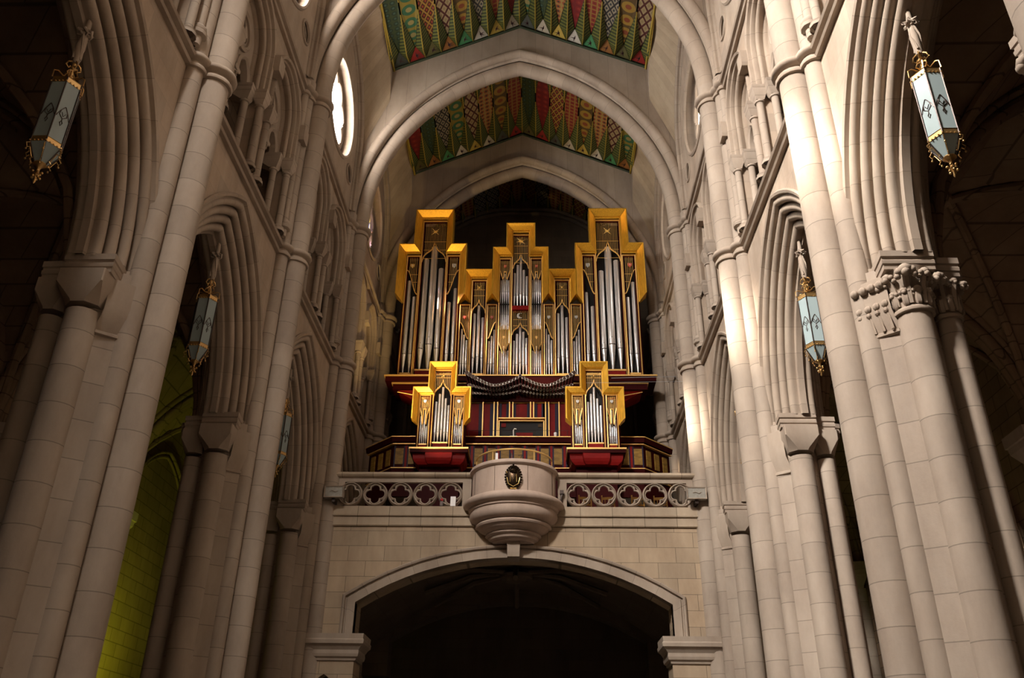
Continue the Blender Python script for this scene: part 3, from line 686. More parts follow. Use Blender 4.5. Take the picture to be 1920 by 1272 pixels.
# ------------------------------------------------------------------ aisles
for s in (-1, 1):
    m = MB()
    for k in range(0, 5):
        c = (P[k]+P[k+1])/2
        m.plate([(P[k], 0), (P[k+1], 0), (P[k+1], 14.6), (P[k], 14.6)], [pointed(c, 1.25, 2.4, 7.2, 10, 4.2)] if (s, k) != (-1, 3) else [], side(s), 13.0, 13.35)
        m.plate([(P[k], 0), (P[k+1], 0), (P[k+1], 14.6), (P[k], 14.6)], [], side(s), 13.8, None)
    m.box(*sorted((s*13.0, s*13.4)), -12, P[0], 0, 14.6)
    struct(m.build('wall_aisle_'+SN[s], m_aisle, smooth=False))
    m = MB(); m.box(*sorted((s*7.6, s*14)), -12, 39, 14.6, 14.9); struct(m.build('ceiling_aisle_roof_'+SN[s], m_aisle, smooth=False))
    for k in range(0, 5):
        c = (P[k]+P[k+1])/2
        m = MB(); m.sweep(pointed(c, 1.25, 2.4, 7.2, 10, 4.2) if (s, k) != (-1, 3) else pointed(c, 2.6, 3.2, 9.4, 12, 2), rolls([(.16, 12.92, .06), (0, 13.02, .08)]), side(s))
        tag(m.build('blind_arch', m_aisle, None, (s*13, c, 4.2)), 'pointed moulded recess in the dark %s aisle wall, %s from the viewer' % (SN[s], ORD[k]), 'arch', 'aisle wall recesses')
        # groin vault web
        m = MB(); N = 16; rows = []
        def hz(t_, S_, H_):
            R = (S_*S_+H_*H_)/(2*S_); q = abs(t_); v = R*R-(q+R-S_)**2
            return sqrt(max(v, 0))
        for i in range(N+1):
            y = P[k]+B*i/N; row = []
            for j in range(N+1):
                x = 7.7+5.3*j/N
                z = 9.7+max(hz(y-c, 3.36, 4.4), hz(x-10.35, 2.65, 4.4))
                row.append((s*x, y, z))
            rows.append(row)
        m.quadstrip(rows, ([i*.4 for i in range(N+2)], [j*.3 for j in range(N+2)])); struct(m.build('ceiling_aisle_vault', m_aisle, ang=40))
        m = MB()
        for e in (1, -1):
            pts = []
            for i in range(17):
                f = i/16; y = P[k]+B*f; x = 7.7+5.3*(f if e > 0 else 1-f)
                pts.append((s*x, y, 9.65+max(hz(y-c, 3.36, 4.4), hz(x-10.35, 2.65, 4.4))))
            m.tube(pts, .11, 8)
        tag(m.build('aisle_vault_ribs', m_aisle, None, (s*10.5, c, 13)), 'crossed diagonal ribs in the dark vault of the %s aisle, %s bay' % (SN[s], ORD[k]), 'rib', 'aisle vault ribs')
    for k in range(0, 6):
        m = MB(); m.sweep(pointed(10.35, 2.6, 4.3, 9.6, 12), rolls([(.12, -.30, .1), (-.02, -.12, .12)])+[(-.1, 0)]+[(n, -x) for n, x in rolls([(.12, -.30, .1), (-.02, -.12, .12)])[::-1]], lambda a, b, d: (s*a, P[k]+d, b))
        tag(m.build('aisle_arch', m_aisle, None, (s*10.6, P[k], 9.6)), 'dark pointed arch spanning the %s aisle behind the %s pier' % (SN[s], ['nearest unseen', 'nearest', 'second', 'third', 'fourth', 'farthest'][k]), 'arch', 'arches across the aisles')
        t = thing('wall_respond', (s*12.75, P[k], 0), 'half column with block capital on the %s aisle wall facing the %s pier' % (SN[s], ['nearest unseen', 'nearest', 'second', 'third', 'fourth', 'farthest'][k]), 'column', 'aisle wall responds')
        m = MB(); m.lathe([(.24, 0), (.24, 5), (.24, 8.7)], s*12.85, P[k], 14); m.build('column', m_shaft, t)
        m = MB(); m.loft([[(s*(12.78+a*q), P[k]+b*q, z) for a, b in ((-.5, -.45), (.25, -.6), (.25, .6), (-.5, .45))] for z, q in ((8.7, .45), (8.8, .5), (9.15, .95), (9.3, 1), (9.32, 1.08), (9.6, 1.1))]); m.build('capital', m_plain, t, smooth=False)

# ================================================================== GALLERY
GY = 26.4
F = front()
m = MB()
gi = [(-4.75, 6.74), (-3.95, 7.36), (-2.66, 7.78), (-1.52, 8.00), (0, 8.11)]; gi = gi + [(-x, z) for x, z in gi[::-1][1:]]
def smooth_arc(s_, z0, z1, n=18):
    h = z1-z0; R = (s_*s_+h*h)/(2*h); a = math.asin(s_/R); return [(R*sin(-a+2*a*i/n), z1-R+R*cos(-a+2*a*i/n)) for i in range(n+1)]
ga = smooth_arc(4.75, 6.74, 8.11)
def garch(y0, y1, top, nm, mat):
    m = MB(); m.plate([(-6.6, 5.45), (-4.75, 5.45)]+ga+[(4.75, 5.45), (6.6, 5.45), (6.6, top), (-6.6, top)], [], F, y0, y1); return m.build(nm, mat, smooth=False)
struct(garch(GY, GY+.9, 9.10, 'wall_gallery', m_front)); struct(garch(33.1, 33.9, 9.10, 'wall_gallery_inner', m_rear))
m = MB(); m.box(-6.6, 6.6, GY+.1, 38, 9.12, 9.35); struct(m.build('floor_gallery', m_front, smooth=False))
# bands under the balustrade
m = MB(); m.sweep([(-6.6, 9.08), (6.6, 9.08)], [(0, .05), (0, -.06), (.03, -.08), (.06, -.06), (.30, -.06), (.31, -.12), (.35, -.13), (.37, -.10), (.62, -.10), (.62, .4)], lambda a, b, d: (a, GY+d, b)); struct(m.build('trim_2', m_band, smooth=False))
# moulded archivolt
m = MB(); m.sweep([(-4.75, 5.83)]+ga+[(4.75, 5.83)], [(0, .3), (0, -.07), (.24, -.07), (.26, -.02), (.30, -.02), (.31, -.10), (.36, -.12), (.40, -.08), (.41, 0)], lambda a, b, d: (a, GY+d, b))
tag(m.build('gallery_arch_moulding', m_arch, None, (0, GY, 6)), 'broad flattened stone arch under the organ gallery', 'arch')
m = MB(); m.loft([[(x*q, GY+y, z) for x, y in ((-.19, .3), (.19, .3), (.19, -.42*q), (-.19, -.42*q))] for z, q in ((8.06, .95), (8.2, 1), (8.7, 1.05))])
tag(m.build('keystone', m_plain, None, (0, GY, 8.2), False), 'projecting keystone block under the round stone balcony', 'stone block')
for sg in (-1, 1):
    sd = SN[sg]
    t = thing('gallery_pier', (sg*5.4, GY, 0), '%s pier carrying the flat gallery arch, with moulded impost' % sd, 'pier', 'gallery arch piers')
    m = MB(); x0, x1 = sorted((sg*4.62, sg*6.4)); dc = sg*5.46
    m.plate([(x0, 0)]+[p for p in pointed(dc, .33, .5, 4.2, 6, 0)]+[(x1, 0), (x1, 5.1), (x0, 5.1)], [], F, GY-.06, GY+.9); m.build('pier_block', m_front, t, smooth=False)
    m = MB(); m.sweep([(sg*4.62, GY+.9), (sg*4.62, GY-.06), (sg*6.45, GY-.06)], [(-sg*a, z) for a, z in ((0, 5.06), (.05, 5.08), (.06, 5.14), (.12, 5.18), (.14, 5.26), (.13, 5.36), (.2, 5.46), (.28, 5.52), (.29, 5.62), (.26, 5.66), (.27, 5.80), (0, 5.84))], flatm()); m.build('impost', m_plain, t, smooth=False)
    m = MB(); m.box(*sorted((dc-.34, dc+.34)), GY+.35, GY+.45, 0, 4.8); dd = m.build('door_%d' % (1 if sg < 0 else 2), m_darkwood, smooth=False); struct(dd)
# vault, ribs and boss under the gallery
m = MB(); rows = [[(x, y, z+.06) for x, z in smooth_arc(5.6, 6.2, 8.5)] for y in (GY+.9, 30, 33.1)]
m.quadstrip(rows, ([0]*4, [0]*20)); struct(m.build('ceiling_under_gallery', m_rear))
t = thing('vault_boss', (0, 29.8, 8.3), 'round dark boss with ribs in the vault under the gallery', 'boss')
m = MB(); m.lathe([(.05, 8.1), (.35, 8.12), (.42, 8.2), (.55, 8.24), (.6, 8.34), (.5, 8.42), (.3, 8.5)], 0, 29.8, 20, caps=True); m.build('boss_disc', m_rear, t)
m = MB()
for a in range(8):
    th = a*pi/4+.01; L = 3.1 if a % 2 == 0 else 4.2
    m.tube([(.4*cos(th), 29.8+.4*sin(th)*.8, 8.42), (L*.5*cos(th), 29.8+L*.35*sin(th), 8.3), (L*cos(th), 29.8+L*.75*sin(th), 7.75)], .09, 6)
m.build('ribs', m_rear, t)

# balustrade
for sg in (-1, 1):
    sd = SN[sg]
    t = thing('stone_balustrade', (sg*3.6, GY, 9.7), '%s stretch of the pale stone balustrade with five pierced quatrefoil roundels' % sd, 'balustrade', 'gallery balustrades')
    x0, x1 = 1.38, 5.85
    BF = lambda a, b, d: (sg*a, GY+d, b)
    m = MB(); m.sweep([(x0-.05, 10.64), (x1, 10.64)], [(0, .16), (0, .02), (.03, -.02), (.05, -.09), (.1, -.13), (.16, -.12), (.2, -.06), (.2, .16)], BF); m.ngon([(sg*x1, GY+d, 10.64+n) for n, d in ((0, .16), (0, 0), (.1, -.13), (.2, -.06), (.2, .16))]); m.build('handrail', m_band, t, smooth=False)
    m = MB(); m.plate([(x0, 9.7), (x1, 9.7), (x1, 10.66), (x0, 10.66)], [[(1.66, 9.72), (5.46, 9.72), (5.46, 10.52), (1.66, 10.52)]], BF, -.0, .14); m.build('frame', m_plain, t, smooth=False)
    for i in range(5):
        cx = 2.04+i*.806
        m = MB(); m.sweep(circle(cx, 10.12, .372, 32), [(.04, .10), (.035, -.02), (.01, -.05), (-.015, -.02), (-.03, .03), (-.03, .10)], BF, closed=True)
        m.plate(circle(cx, 10.12, .36, 32), [foil(cx, 10.12, 4, .168, .142, 8)]+[[(cx+r_*cos(a+w_), 10.12+r_*sin(a+w_)) for r_, w_ in ((.25, 0), (.325, -.22), (.325, .22))] for a in (pi/4, 3*pi/4, 5*pi/4, 7*pi/4)], BF, .02, .10)
        m.build('quatrefoil_roundel', m_plain, t, ang=40)
        m = MB(); f = foil(cx, 10.12, 4, .168, .150, 8); m.tube([(sg*a, GY+.01, b) for a, b in f], .022, 5, True); m.build('foil_rim', m_plain, t)
    # floodlight
    t = thing('floodlight', (sg*5.68, GY-.35, 9.75), 'grey boxy floodlight at the %s end of the balustrade' % sd, 'floodlight', 'floodlights on the gallery')
    m = MB(); m.loft([[(sg*5.68+x, GY-.35+y, 9.86+z) for x, z in ((-.3, 0), (.3, 0), (.3, .37), (-.3, .37))] for y in (-.12, .02)]+[[(sg*5.68+x*.8, GY-.35+.16, 9.90+z*.8) for x, z in ((-.3, 0), (.3, 0), (.3, .37), (-.3, .37))]]); m.build('housing', m_grey, t, smooth=False)
    m = MB(); m.sweep([(sg*5.68-.27, 9.89), (sg*5.68-.27, 10.20), (sg*5.68+.27, 10.20), (sg*5.68+.27, 9.89)], [(-.0, -.13), (.03, -.15), (.04, -.12)], lambda a, b, d: (a, GY-.35+d, b), closed=True)
    m.tube([(sg*5.68-.12, GY-.48, 10.05), (sg*5.68-.03, GY-.485, 10.08), (sg*5.68+.06, GY-.485, 10.03), (sg*5.68+.14, GY-.48, 10.07)], .012, 4); m.build('lens_rim', m_plain, t)
    m = MB(); m.box(sg*5.68-.05, sg*5.68+.05, GY-.40, GY-.05, 9.74, 9.87); m.build('bracket', m_lampiron, t, smooth=False)

# round balcony
t = thing('round_balcony', (0, GY, 8.5), 'round pale stone balcony projecting from the middle of the gallery on a moulded corbel', 'balcony')
PX = -.02
def lat(prof, name, mat, n=40, ang=40): m = MB(); m.lathe(prof, PX, GY+.05, n, pi, 2*pi); return m.build(name, mat, t, ang=ang)
lat([(1.30, 9.70), (1.33, 9.72), (1.33, 10.72), (1.30, 10.78)], 'drum', m_pulpit)
lat([(1.33, 10.68), (1.38, 10.70), (1.42, 10.74), (1.42, 10.80), (1.39, 10.85), (1.2, 10.87), (.9, 10.87)], 'rim', m_pulpit)
lat([(1.30, 9.86), (1.44, 9.84), (1.56, 9.78), (1.60, 9.70), (1.59, 9.63), (1.53, 9.57), (1.44, 9.54), (1.42, 9.50), (1.42, 9.46)], 'lip_moulding', m_pulpit)
lat([(1.42, 9.46), (1.37, 9.44), (1.39, 9.34), (1.36, 9.22), (1.28, 9.13), (1.14, 9.08)], 'upper_bowl', m_pulpit)
lat([(1.10, 9.08), (1.18, 9.06), (1.20, 9.01), (1.17, 8.96), (1.11, 8.95), (1.08, 8.90), (.98, 8.83), (.85, 8.79)], 'middle_bowl', m_pulpit)
lat([(.80, 8.79), (.87, 8.78), (.88, 8.73), (.84, 8.69), (.80, 8.68), (.76, 8.60), (.66, 8.56), (.64, 8.52), (.0, 8.50)], 'lower_bowl', m_pulpit)
m = MB(); m.box(-1.35, 1.3, GY, GY+.3, 9.5, 10.66); m.build('balcony_floor_block', m_pulpit, t, smooth=False)
for a in (205, 245, 290, 335):
    m = MB(); m.tube([(PX+1.335*cos(radians(a)), GY+.05+1.335*sin(radians(a)), z) for z in (9.86, 10.68)], .006, 4); m.build('joint', m_bronze, t)
# emblem
e = thing('bronze_emblem', (0, GY-1.33, 10.2), 'dark gilt oval coat of arms with crown on the front of the round balcony', 'emblem')
EY = GY-1.31
m = MB(); m.loft([[(.0+a*q, EY+y, 10.24+b*q) for a, b in [(.22*cos(u), .32*sin(u)*(1.0 if sin(u) > 0 else 1.05)) for u in [2*pi*i/24 for i in range(24)]]] for y, q in ((.03, 1), (-.03, 1), (-.06, .8))]); m.build('oval_ground', m_bronze, e)
m = MB()
for i in range(26):
    u = 2*pi*i/26; m.ball((.245*cos(u), EY-.03, 10.24+.35*sin(u)), .035, 5)
m.build('wreath', m_bronze, e)
m = MB()
m.tube([(-.10, EY-.08, 10.08), (-.09, EY-.09, 10.32), (0, EY-.1, 10.16), (.09, EY-.09, 10.32), (.10, EY-.08, 10.08)], .010, 5)
m.tube([(-.2, EY-.07, 10.22), (-.15, EY-.08, 10.02), (0, EY-.09, 9.93), (.15, EY-.08, 10.02), (.2, EY-.07, 10.22)], .010, 5)
m.tube([(-.19, EY-.06, 10.36), (-.22, EY-.07, 10.42)], .014, 5); m.tube([(-.1, EY-.05, 9.86), (.1, EY-.06, 9.9)], .012, 5); m.tube([(.1, EY-.05, 9.86), (-.1, EY-.06, 9.9)], .012, 5)
m.build('monogram', m_brass, e)
m = MB()
for i in range(5):
    x = -.12+.06*i; m.tube([(x*.8, EY-.06, 10.42), (x*1.2, EY-.09, 10.52), (x*.5, EY-.06, 10.60)], .018, 5)
m.lathe([(.12, 10.40), (.13, 10.43), (.12, 10.46)], 0, EY-.03, 12); m.ball((0, EY-.06, 10.63), .03, 6); m.build('crown', m_bronze, e)
# brass rail on the balcony
r_ = thing('brass_rail', (0, GY-1, 10.87), 'curved polished brass rail on top of the round balcony', 'rail')
m = MB(); m.tube([(PX+1.22*cos(radians(a)), GY+.05+1.22*sin(radians(a)), 11.22) for a in range(184, 357, 6)], .028, 8); m.build('top_rail', m_brass, r_)
for a in (186, 238, 302, 354):
    m = MB(); m.tube([(PX+1.22*cos(radians(a)), GY+.05+1.22*sin(radians(a)), z) for z in (10.86, 11.22)], .018, 6); m.build('post', m_brass, r_)
m = MB(); m.box(-.58, -.50, GY-1.02, GY-1.0, 10.88, 11.14); tag(m.build('white_card', m_white, None, (-.54, GY-1, 10.88), False), 'small white card standing behind the brass rail', 'card')
t = thing('music_stand', (-.1, GY-.6, 10.7), 'small black metal stand seen behind the brass rail', 'stand')
m = MB(); m.tube([(-.2, GY-.6, 10.7), (-.1, GY-.6, 11.3)], .015, 4); m.tube([(.0, GY-.6, 10.7), (-.1, GY-.6, 11.3)], .015, 4); m.tube([(-.16, GY-.6, 11.02), (-.04, GY-.6, 11.02)], .012, 4); m.build('legs', m_lampiron, t)
m = MB(); m.tube([(.12, GY-.6, 11.22), (.24, GY-.6, 11.24), (.14, GY-.6, 10.9)], .015, 4); m.build('arm', m_lampiron, t)
# small things on the gallery
m = MB(); m.box(-2.02, -1.86, GY-.10, GY-.02, 9.71, 10.02); tag(m.build('white_box', m_white, None, (-1.94, GY-.06, 9.71), False), 'small white box on the ledge before the left balustrade', 'box')
t = thing('red_beacon', (-2.3, GY-.08, 9.7), 'tiny device with a red light on the ledge before the left balustrade', 'beacon')
m = MB(); m.box(-2.35, -2.25, GY-.12, GY-.03, 9.71, 9.86); m.build('body', m_lampiron, t, smooth=False)
m = MB(); m.ball((-2.3, GY-.08, 9.91), .05, 6); m.build('red_dome', m_redled, t)
t = thing('small_camera', (1.5, GY-.12, 9.72), 'small dark camera clamped beside the round balcony on the right', 'camera')
m = MB(); m.box(1.44, 1.56, GY-.18, GY-.06, 10.10, 10.22); m.build('camera_body', m_lampiron, t, smooth=False)
m = MB(); m.tube([(1.5, GY-.12, 9.72), (1.47, GY-.12, 9.9), (1.5, GY-.12, 10.1)], .03, 6); m.build('clamp_arm', m_lampiron, t)
# chairs seen through the right balustrade
chm = None
for i, (x, rz) in enumerate(((2.25, .15), (3.05, -.1), (3.95, .2), (4.75, -.15))):
    t = thing('wooden_chair', (x, 27.35, 9.35), 'light wooden chair glimpsed through the %s quatrefoil right of the balcony' % ('first', 'second', 'third', 'fourth')[i], 'chair', 'chairs behind the balustrade')
    if chm is None:
        chm = {}
        for nm_, bxs in dict(seat=[(-.21, .21, -.2, .2, .43, .46)], back_rail=[(-.2, .2, .18, .21, .86, .94)], lower_rail=[(-.2, .2, .18, .21, .66, .71)]).items():
            m = MB(); [m.box(*b_) for b_ in bxs]; chm[nm_] = [m.mesh(nm_, m_chair, (0, 0, 0), False)]
        chm['leg'] = []; 
        for lx, ly, h in ((-.2, -.19, .45), (.2, -.19, .45), (-.2, .2, 1.0), (.2, .2, 1.0)):
            m = MB(); m.box(lx-.02, lx+.02, ly-.02, ly+.02, 0, h); chm['leg'].append(m.mesh('leg', m_chair, (0, 0, 0), False))
        m = MB(); [m.box(q-.012, q+.012, .19, .205, .7, .88) for q in (-.1, 0, .1)]; chm['spindles'] = [m.mesh('spindles', m_chair, (0, 0, 0), False)]
    t.rotation_euler = (0, 0, pi+rz)
    for nm_, l in chm.items():
        for me in l: inst(me, nm_, t, (0, 0, 0))

# ================================================================== ORGAN
class Org:
    """front elevation drawn in X (across) and Z; y is the depth of the front plane"""
    def __init__(s, t, y): s.t = t; s.y = y
    def mp(s, a, b, d): return (a, s.y+d, b)
def add_pipe(O, x, r, zf, zm, zt, inv=False, dy=0, lean=0):
    """zf foot, zm mouth, zt top; inverted pipes hang the other way"""
    m = MB(); yc = O.y+.16+dy; sg = -1 if inv else 1; mh = r*1.1
    m.lathe([(r*.22, zf), (r*.3, zf+sg*.03), (r*.97, zm-sg*mh*.12), (r, zm), (r*.96, zm+sg*.006), (r*.96, zm+sg*mh*.22), (r, zm+sg*mh*.24), (r, zt-sg*.01), (r*.95, zt), (r*.9, zt-sg*.05)], x, yc, 14)
    p = m.build('pipe', m_tin, O.t, ang=50)
    m = MB(); k = r*.62
    a0 = [(x-k*1.0, zm+sg*mh*.18), (x+k*1.0, zm+sg*mh*.18), (x+k*.98, zm+sg*mh*1.5), (x+k*.25, zm+sg*mh*1.95), (x, zm+sg*mh*2.3), (x-k*.25, zm+sg*mh*1.95), (x-k*.98, zm+sg*mh*1.5)]
    m.plate(a0, [], lambda a, b, d: (a, yc-r*1.02+d+abs(a-x)*.3, b), 0, .02)
    m.box(x-r*.8, x+r*.8, yc-r*1.06, yc-r*.5, min(zm, zm+sg*mh*.18), max(zm, zm+sg*mh*.18))
    o = bpy.data.objects.new('pipe_mouth', m.mesh('pipe_mouth', m_tindark, O.t['_o'], False)); COL.objects.link(o); o.parent = p
def frame(O, x0, x1, z0, z1, wd=.035, red=.05):
    m = MB(); path = [(x0, z0), (x0, z1), (x1, z1), (x1, z0)]
    m.sweep(path, [(0, .06), (0, -.05), (-wd, -.06), (-wd-.01, .06)], O.mp); m.build('gold_frame', m_goldtrim, O.t, smooth=False)
    m = MB(); m.sweep(path, [(-wd, .0), (-wd-red, .01), (-wd-red, .1)], O.mp); m.sweep(path, [(0, -.01), (.05, -.0), (.05, .1)], O.mp); m.build('maroon_frame', m_maroon, O.t, smooth=False)
    m = MB(); m.box(x0, x1, O.y+.42, O.y+.46, z0, z1); m.build('dark_back', m_black, O.t, smooth=False)
def base(O, x0, x1, z0, z1, zs=.07, red=None):
    m = MB(); m.box(x0+.05, x1-.05, O.y-.02, O.y+.3, z0, z1-zs); m.build('red_panel', red or m_red, O.t, smooth=False)
    m = MB(); m.box(x0+.03, x1-.03, O.y-.05, O.y+.3, z1-zs, z1); m.build('gold_sill', m_goldtrim, O.t, smooth=False)
def grille(O, x0, x1, ztop, curve, n=None, bars=(), spc=.075):
    """vertical bars from ztop down to a curve [(u, z)] given over u = 0..1"""
    def cz_(u):
        for (a, za), (b, zb) in zip(curve, curve[1:]):
            if a <= u <= b: return za+(zb-za)*(u-a)/max(b-a, 1e-6)
        return curve[-1][1]
    n = n or max(3, int((x1-x0)/spc)); m = MB()
    for i in range(n):
        u = (i+.5)/n; x = x0+(x1-x0)*u; z = cz_(u)
        if ztop-z > .03: m.box(x-.007, x+.007, O.y+.02, O.y+.04, z, ztop)
    for zb in bars:
        us = [j/40 for j in range(41) if cz_(j/40) < zb]
        if us: m.box(x0+(x1-x0)*us[0], x0+(x1-x0)*us[-1], O.y+.025, O.y+.04, zb-.006, zb+.006) if (us[-1]-us[0] > .97 or cz_(.5) < zb) else [m.box(x0+(x1-x0)*a, x0+(x1-x0)*b, O.y+.025, O.y+.04, zb-.006, zb+.006) for a, b in ((us[0], max([u for u in us if u < .5] or [us[0]])), (min([u for u in us if u > .5] or [us[-1]]), us[-1]))]
    g = m.build('grille', m_goldtrim, O.t, smooth=False)
    m = MB(); m.sweep([(x0+(x1-x0)*u, z) for u, z in curve], [(.015, 0), (.02, -.03), (-.01, -.035), (-.015, .03)], O.mp); m.build('ogee_edge', m_goldtrim, O.t, smooth=False)
def ogee(zA, zS, n=10):
    L = []
    for i in range(n+1):
        f = i/n; L.append((.5*f, zS+(zA-zS)*(.60*sqrt(max(0, 1-(1-f)**2)) + .40*f**6)))
    return L+[(1-u, z) for u, z in L[::-1][1:]]
def sflank(z0, z1, n=10): return [(i/n, z0+(z1-z0)*(.5-.5*cos(pi*i/n))) for i in range(n+1)]
def star(O, x, z, r, n=4, rot=0, mat=None, thin=.1):
    m = MB()
    for i in range(n):
        a = rot+2*pi*i/n; q = r*(1 if i % 2 == 0 or n <= 4 else .6)
        m.loft([[(x+q*cos(a)*.02+thin*r*cos(a+b)*s0, O.y-.03+.02*sin(b), z+thin*r*sin(a+b)*s0) for b in (-1.57, 0.01, 1.57)] for s0 in (1,)]+[[(x+q*cos(a), O.y-.05, z+q*sin(a))]*3], caps=False)
        m.ngon([(x+thin*r*cos(a+1.57), O.y-.02, z+thin*r*sin(a+1.57)), (x+q*cos(a), O.y-.05, z+q*sin(a)), (x-thin*r*cos(a+1.57), O.y-.02, z-thin*r*sin(a+1.57)), (x, O.y-.09, z)])
    m.build('star', mat or m_star, O.t, smooth=False)
def shield(O, x, z, w_, mat):
    m = MB(); p = [(x-w_, z+w_), (x+w_, z+w_), (x+w_, z-.1*w_), (x+w_*.6, z-w_*.8), (x, z-w_*1.25), (x-w_*.6, z-w_*.8), (x-w_, z-.1*w_)]
    m.plate(p, [], O.mp, -.06, .0); o = m.build('shield', mat, O.t, smooth=False)
    m = MB(); m.tube([(x-w_*.4, O.y-.07, z+w_*.4), (x+w_*.35, O.y-.07, z), (x-w_*.1, O.y-.07, z-w_*.6)], w_*.13, 4)
    q = bpy.data.objects.new('charge', m.mesh('charge', m_white if mat is not m_silver else m_grey, O.t['_o'], False)); COL.objects.link(q); q.parent = o
def cornice(O, path, wid=.30, proj=.42):
    m = MB(); dirs = None
    # splayed gilded frame: inner edge at the front plane, outer edge further forward
    n0 = (-1.0 if path[1][0] >= path[0][0] else -1.0, 0)
    pr = [(-wid, -.02), (-wid, -.07), (-wid*.85, -.09), (-wid*.80, -.16), (-.02, -proj), (.02, -proj), (.03, -proj+.05), (.03, .12), (-wid, .12)]
    rows = O.mp
    m.sweep(path, pr, rows, pclosed=True, n0=(-1, .95), n1=(1, .95), caps=True); m.build('gilded_cornice', m_gold, O.t, smooth=False)
def mir(l): return [(-a, b) for a, b in l[::-1]]

t = thing('pipe_organ', (0, 32, 16.8), 'great gilded pipe organ case with two tall corner towers and a stepped centre', 'organ')
O = Org(t, 32.0)
for sg in (-1, 1):
    # ---- big tower (drawn for the left, mirrored by x = -sg*...)
    X = lambda a: a if sg < 0 else -a
    def rng(a, b): return tuple(sorted((X(a), X(b))))
    pth = [(-5.40, 20.78), (-5.40, 23.34), (-4.75, 23.34), (-4.75, 25.22), (-3.07, 25.22), (-3.07, 23.34), (-2.42, 23.34), (-2.42, 20.72)]
    cornice(O, pth if sg < 0 else mir(pth), .30)
    pth = [(-2.40, 20.72), (-2.40, 21.98), (-1.22, 21.98), (-1.22, 20.74)]
    cornice(O, pth if sg < 0 else mir(pth), .26)
    # centre bay of the tower
    a, b = rng(-4.42, -3.34)
    frame(O, *rng(-4.46, -3.30), 16.85, 24.86); grille(O, a, b, 24.76, ogee(23.66, 22.62), 15, (22.85, 23.3, 23.75))
    star(O, (a+b)/2, 24.25, .26, 4, .75, thin=.09); star(O, (a+b)/2, 24.25, .15, 4, 0, thin=.06)
    base(O, *rng(-4.42, -3.34), 16.90, 17.30)
    tops = (22.85, 23.50, 22.35) if sg < 0 else (22.20, 23.45, 22.75)
    for i, (zt, zm) in enumerate(zip(tops, (18.30, 18.50, 18.32))): add_pipe(O, (a+b)/2+(i-1)*.345, .125+(.03 if i == 1 else 0), 17.30, zm, zt)
    # outer and inner flanking bays
    for (xa, xb), tp, left in (((-5.04, -4.52), (21.72, 20.90) if sg < 0 else (21.62, 20.85), True), ((-3.24, -2.74), (20.62, 21.32) if sg < 0 else (20.4, 21.1), False)):
        a, b = rng(xa, xb); frame(O, a-.04, b+.04, 16.85, 22.96)
        hi_left = (left and sg < 0) or ((not left) and sg > 0)
        grille(O, a, b, 22.88, sflank(22.2, 20.95) if hi_left else sflank(20.95, 22.2), 7, (21.6, 22.0))
        shield(O, (a+b)/2+(-.03 if hi_left else .03), 22.42, .085, {(-1, True): m_brass, (-1, False): m_silver, (1, True): m_shred, (1, False): m_silver}[(sg, left)])
        base(O, a, b, 16.90, 17.14)
        xs = ((a+b)/2-.13, (a+b)/2+.13); tp2 = tp if sg < 0 else tp[::-1]
        for x, zt in zip(xs, tp2): add_pipe(O, x, .088, 17.15, 18.08, zt)
    # ---- small tower
    a, b = rng(-2.09, -1.51); frame(O, a-.04, b+.04, 16.85, 21.66); grille(O, a, b, 21.58, ogee(20.66, 19.98), 8, (20.9, 21.2))
    star(O, (a+b)/2, 21.27, .16, 8, pi/4, thin=.08); base(O, a, b, 16.90, 17.10)
    tp = (20.05, 20.45, 19.85)
    for i, zt in enumerate(tp if sg < 0 else tp): add_pipe(O, (a+b)/2+(i-1)*.19, .072, 17.10, 17.88+(.06 if i == 1 else 0), zt)
    for (xa, xb), dn in (((-2.58, -2.20), True), ((-1.40, -1.04), False)):
        a, b = rng(xa, xb); frame(O, a-.035, b+.035, 16.85, 20.42, .03, .03)
        left_high = dn if sg < 0 else (not dn)
        lowleft = (dn and sg < 0) or ((not dn) and sg > 0)
        grille(O, a, b, 20.36, sflank(19.55, 18.75) if lowleft else sflank(18.75, 19.55), 6)
        shield(O, (a+b)/2, 19.78, .06, m_shred if sg < 0 else m_silver); base(O, a, b, 16.88, 17.0)
        tt = (19.30, 19.02, 18.75) if lowleft else (18.70, 18.95, 19.25)
        for i, zt in enumerate(tt): add_pipe(O, (a+b)/2+(i-1)*.115, .047, 17.0, 17.62, zt)
    # ---- narrow two-storey bays beside the centre
    a, b = rng(-.91, -.47); frame(O, a-.04, b+.04, 16.85, 22.80, .035, .03)
    grille(O, a, b, 22.70, [(0, 22.15), (.28, 21.72), (.38, 21.8), (.4, 22.1), (.6, 22.1), (.62, 21.8), (.72, 21.72), (1, 22.15)], 7)
    shield(O, (a+b)/2, 22.38, .055, m_shred)
    for i in range(5):
        x = (a+b)/2+(i-2)*.088; add_pipe(O, x, .036, 20.56, 21.14, 21.75+(.33 if i == 2 else 0)+.05*(i % 2))
        add_pipe(O, x, .036, 20.50, 20.02, 19.30, True)
        add_pipe(O, x, .036, 16.98, 17.48, 18.35-.13*abs(i-2)+(.16 if i in (0, 4) else 0)+(.12 if i == 2 else 0))
    m = MB(); dia = [(a, 19.2), (a+.08, 19.5), ((a+b)/2, 19.35), (b-.08, 19.5), (b, 19.2), (b, 18.55), ((a+b)/2+.06, 18.05), ((a+b)/2, 18.25), ((a+b)/2-.06, 18.05), (a, 18.55)]
    for i in range(8):
        x = a+(b-a)*(i+.5)/8; q = abs(i-3.5)/3.5; m.box(x-.008, x+.008, 31.93, 31.96, 18.1+q*.35, 19.42-q*.15)
